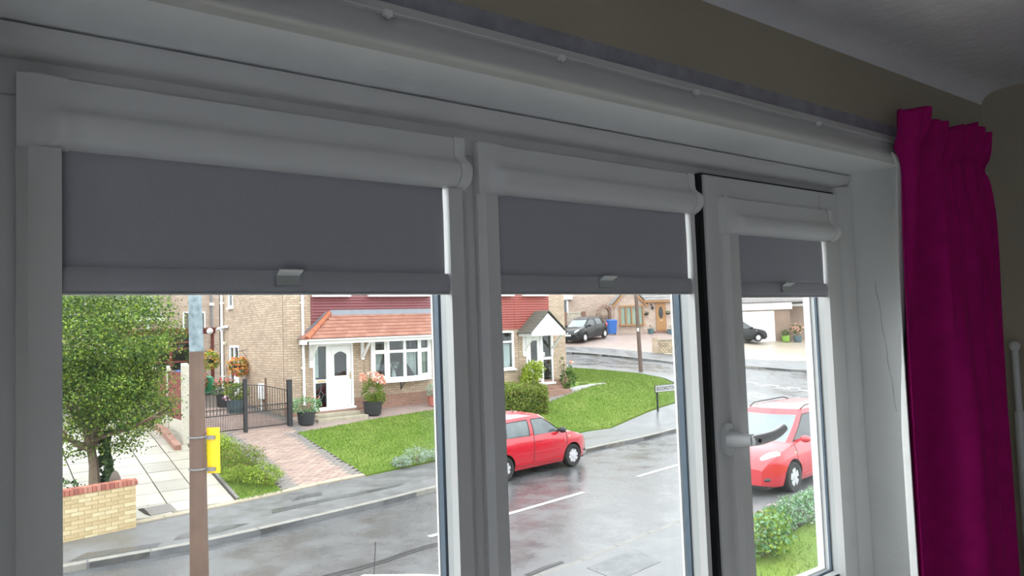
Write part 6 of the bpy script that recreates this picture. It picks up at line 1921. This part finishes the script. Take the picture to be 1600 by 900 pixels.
S(drape(FARK2 + [(45.5, 21.8), (39.2, 25.5), (36.4, 27.2), (33.2, 29.4), (32.3, 30.5), (30.3, 33.5), (28.2, 38)], .1, .6, 'pavement', 'wet_pavement', loc=(33, 27, 1.3), skirt=.12), 'footpath on the far side of the junction', 'pavement')
kerb_line(FARK2, .11, 'kerb_edging', 'dark kerb line on the far side of the junction', 1.8)
lw = thing('low_front_wall', (33.3, 29.9, hz(33.3, 29.9)), 'low stone front wall with a cream brick pier at the bungalow drive', 'wall')
a = Vector((33.1, 29.75, 0)); d_ = Vector((.72, -.69, 0)).normalized()
a = Vector((33.0, 29.8, 0))
zq = hz(a.x, a.y)
n_ = Vector((-d_.y, d_.x, 0))
def lb_(mb, u0, u1, w, z0, z1):
    q = [a + d_ * u0 - n_ * w, a + d_ * u1 - n_ * w, a + d_ * u1 + n_ * w, a + d_ * u0 + n_ * w]
    return mb.hexa([(v.x, v.y, z0) for v in q], [(v.x, v.y, z1) for v in q])
lb_(MB(), 0, .34, .17, zq - .2, zq + .98).build('pier', 'brick_buff', lw, uv=True)
lb_(MB(), .34, 5.0, .11, zq - .9, zq + .78).build('stone_panel', 'stone_panel', lw, uv='diag')
lb_(MB(), .34, 5.0, .14, zq + .78, zq + .84).build('coping', 'stone_step', lw)
S(drape([(33.2, 29.1), (36.4, 27.0), (37.5, 27.6), (34.4, 29.9)], .115, .5, 'path', 'concrete_pale', loc=(35, 28.5, 1.5)), 'pale concrete patch in front of the low stone wall', 'path')
wheelie(36.3, 36.35, hz(36.3, 36.35) + .06, math.atan2(NB.y, NB.x) + math.pi / 2, 'bright blue wheelie bin between the black car and the bungalow', 'bin_blue', 1.0)
# brick arch with iron gate
ar = thing('brick_arch', fb_(-.9, 2.9, -1.0), 'brick garden arch with a white iron gate beside the bungalow', 'arch')
mb = MB()
ac, az, ri, ro = -.45, 4.50, .33, .56
for s_ in (-1, 1): fbox(mb, ac + s_ * ri if s_ > 0 else ac - ro, ac + ro if s_ > 0 else ac - ri, -1.4, -1.0, 2.4, az)
mb.build('pier', 'brick_garage', ar, uv='diag')
NV = 13
for k in range(NV):
    a0, a1 = math.pi * k / NV + .012, math.pi * (k + 1) / NV - .012
    q = [(ac + ri * math.cos(a0), az + ri * math.sin(a0)), (ac + ro * math.cos(a0), az + ro * math.sin(a0)), (ac + ro * math.cos(a1), az + ro * math.sin(a1)), (ac + ri * math.cos(a1), az + ri * math.sin(a1))]
    MB().hexa([fb_(u, z, -1.0) for u, z in q], [fb_(u, z, -1.4) for u, z in q]).build('arch_brick', ('arch_brick_%d' % (k % 2)), ar)
for k in range(6):
    u = ac - .28 + k * .112
    MB().bar(fb_(u, 2.9, -1.2), fb_(u, 4.3, -1.2), .025, .025).build('gate_bar', 'car_trim', ar)
for z in (3.2, 4.05): MB().bar(fb_(ac - .32, z, -1.2), fb_(ac + .32, z, -1.2), .025, .03).build('gate_rail', 'car_trim', ar)
# patterned screen wall
sw2 = thing('screen_wall', fb_(-3, 3, -1), 'garden wall of patterned pale blocks and dark piers behind the black car', 'wall')
mb = MB(); fbox(mb, -7.5, -1.85, -1.25, -1.0, 2.2, 3.62); mb.build('lower_wall', 'brick_dark', sw2, uv='diag')
for u in (-1.98, -3.35, -5.1, -6.8): mb = MB(); fbox(mb, u - .14, u + .14, -1.3, -.95, 2.2, 4.62); mb.build('pier', 'brick_dark', sw2, uv='diag')
for u0, u1 in ((-3.2, -2.13), (-4.95, -3.5), (-6.65, -5.25)):
    nbk = max(3, round((u1 - u0) / .33))
    for k in range(nbk):
        for r_ in range(3):
            ua, ub = u0 + (u1 - u0) * k / nbk + .008, u0 + (u1 - u0) * (k + 1) / nbk - .008
            za, zb = 3.62 + r_ * .31 + .008, 3.62 + (r_ + 1) * .31 - .008
            mb = MB()
            um, zm = (ua + ub) / 2, (za + zb) / 2
            for (p, q) in (((ua, za), (ub, zb)), ((ua, zb), (ub, za)), ((ua, za), (ub, za)), ((ua, zb), (ub, zb)), ((ua, za), (ua, zb)), ((ub, za), (ub, zb))):
                mb.bar(fb_(p[0], p[1], -1.12), fb_(q[0], q[1], -1.12), .09, .05)
            mb.build('screen_block', 'block_screen', sw2)
    mb = MB(); fbox(mb, u0, u1, -1.2, -1.02, 4.55, 4.6); mb.build('coping', 'block_screen', sw2)
# taller brick house behind
OT = Vector((37.0, 41.0, 0))
def ft_(u, z, off=0.): p = OT + UB * u + NB * off; return (p.x, p.y, z)
th = thing('brick_house', (36, 41.5, 3.0), 'buff brick house wall with a dark window behind the patterned garden wall', 'house')
mb = MB(); fbox(mb, -14, 6, -5, 0, 2.5, 9, ft_); mb.build('side_wall', 'brick_pink', th, uv='diag')
wd = MB(); fbox(wd, -.50, -.38, 0, .08, 4.5, 5.62, ft_); fbox(wd, -1.3, -.4, 0, .08, 5.54, 5.62, ft_); wd = wd.build('window', 'white_upvc', th)
mb = MB(); fbox(mb, -1.3, -.5, .0, .04, 4.5, 5.54, ft_); mb.build('pane', 'car_glass', wd)
mb = MB(); fbox(mb, -1.1, -.1, .02, .35, 5.6, 5.88, ft_); mb.build('door_hood', 'white_upvc', th)
# white garage across the junction
UG = Vector((.794, -.607, 0)); NG = Vector((-.607, -.794, 0)); OG = Vector((46.3, 32.8, 0)) + Vector((.794, -.607, 0)) * .87
def fg_(u, z, off=0.): p = OG + UG * u + NG * off; return (p.x, p.y, z)
gg = thing('garage_building', (47, 32.2, 2.0), 'brick garage with a wide white door across the junction', 'garage')
mb = MB(); fbox(mb, -1.6, -1.0, -5, 0, 1.2, 4.75, fg_); fbox(mb, 1.33, 2.45, -5, 0, 1.2, 4.75, fg_); fbox(mb, -1.0, 1.33, -5, 0, 4.22, 4.75, fg_); fbox(mb, 2.45, 7, -5, -.9, 1.2, 4.75, fg_)
mb.build('brick_wall', 'brick_garage', gg, uv='diag')
mb = MB(); fbox(mb, -1.0, 1.33, -.1, -.02, 1.9, 4.22, fg_); gd = mb.build('garage_door', 'garage_white', gg)
for k in range(4): mb = MB(); fbox(mb, -.98, 1.31, -.02, -.008, 2.1 + k * .53, 2.58 + k * .53, fg_); mb.build('door_panel', 'garage_white', gd)
mb = MB(); fbox(mb, -1.6, 2.6, 0, .12, 4.3, 4.78, fg_); fbox(mb, 2.5, 7.2, -.95, -.6, 4.5, 4.68, fg_); mb.build('fascia', 'white_paint', gg)
mb = MB(); fbox(mb, -1.8, 7.4, -6, .15, 4.78, 4.86, fg_); mb.build('flat_roof', 'tile_far', gg)
mb = MB(); mb.hexa([fg_(-1.8, 4.86, -2.5), fg_(9, 4.86, -2.5), fg_(9, 7.0, -6.5), fg_(-1.8, 7.0, -6.5)], [fg_(-1.8, 4.95, -2.5), fg_(9, 4.95, -2.5), fg_(9, 7.1, -6.5), fg_(-1.8, 7.1, -6.5)]); mb.build('tiled_roof', 'tile_far', gg)
mb = MB(); fbox(mb, -1.7, -.3, -2.9, -2.6, 4.9, 5.5, fg_); mb.build('ridge_tiles', 'roof_tile_1', gg)
S(drape([(38.0, 26.1), (45.3, 21.8), (52, 27), (52.5, 31), (46, 34.2), (44, 33.2), (36.5, 27.4)], .06, .6, 'driveway', 'drive_tan', loc=(44, 28, 1.5)), 'tan wet driveway in front of the white garage', 'driveway')
for u, lb, pm, fl in ((1.9, 'lime green pot with a small plant by the far garage', 'pot_lime', None), (2.75, 'grey pot overflowing with pink flowers by the far garage', 'pot_teal', 'petal_pink')):
    c = fg_(u, 0, .45); zc = hz(c[0], c[1]) + .08
    shrub('potted_plant', lb, (c[0], c[1], zc), [((0, 0, .62), (.3, .3, .25), 160)] if not fl else [((0, 0, .95), (.45, .45, .4), 320)], .11, ['leaf_mid', 'leaf_deep'], cat='potted plant', potspec=(.3, .45, pm), seed=90, group='pots by the far garage',
          flowers=[((0, 0, 1.0), (.45, .45, .38), 120, [fl], .13)] if fl else None)
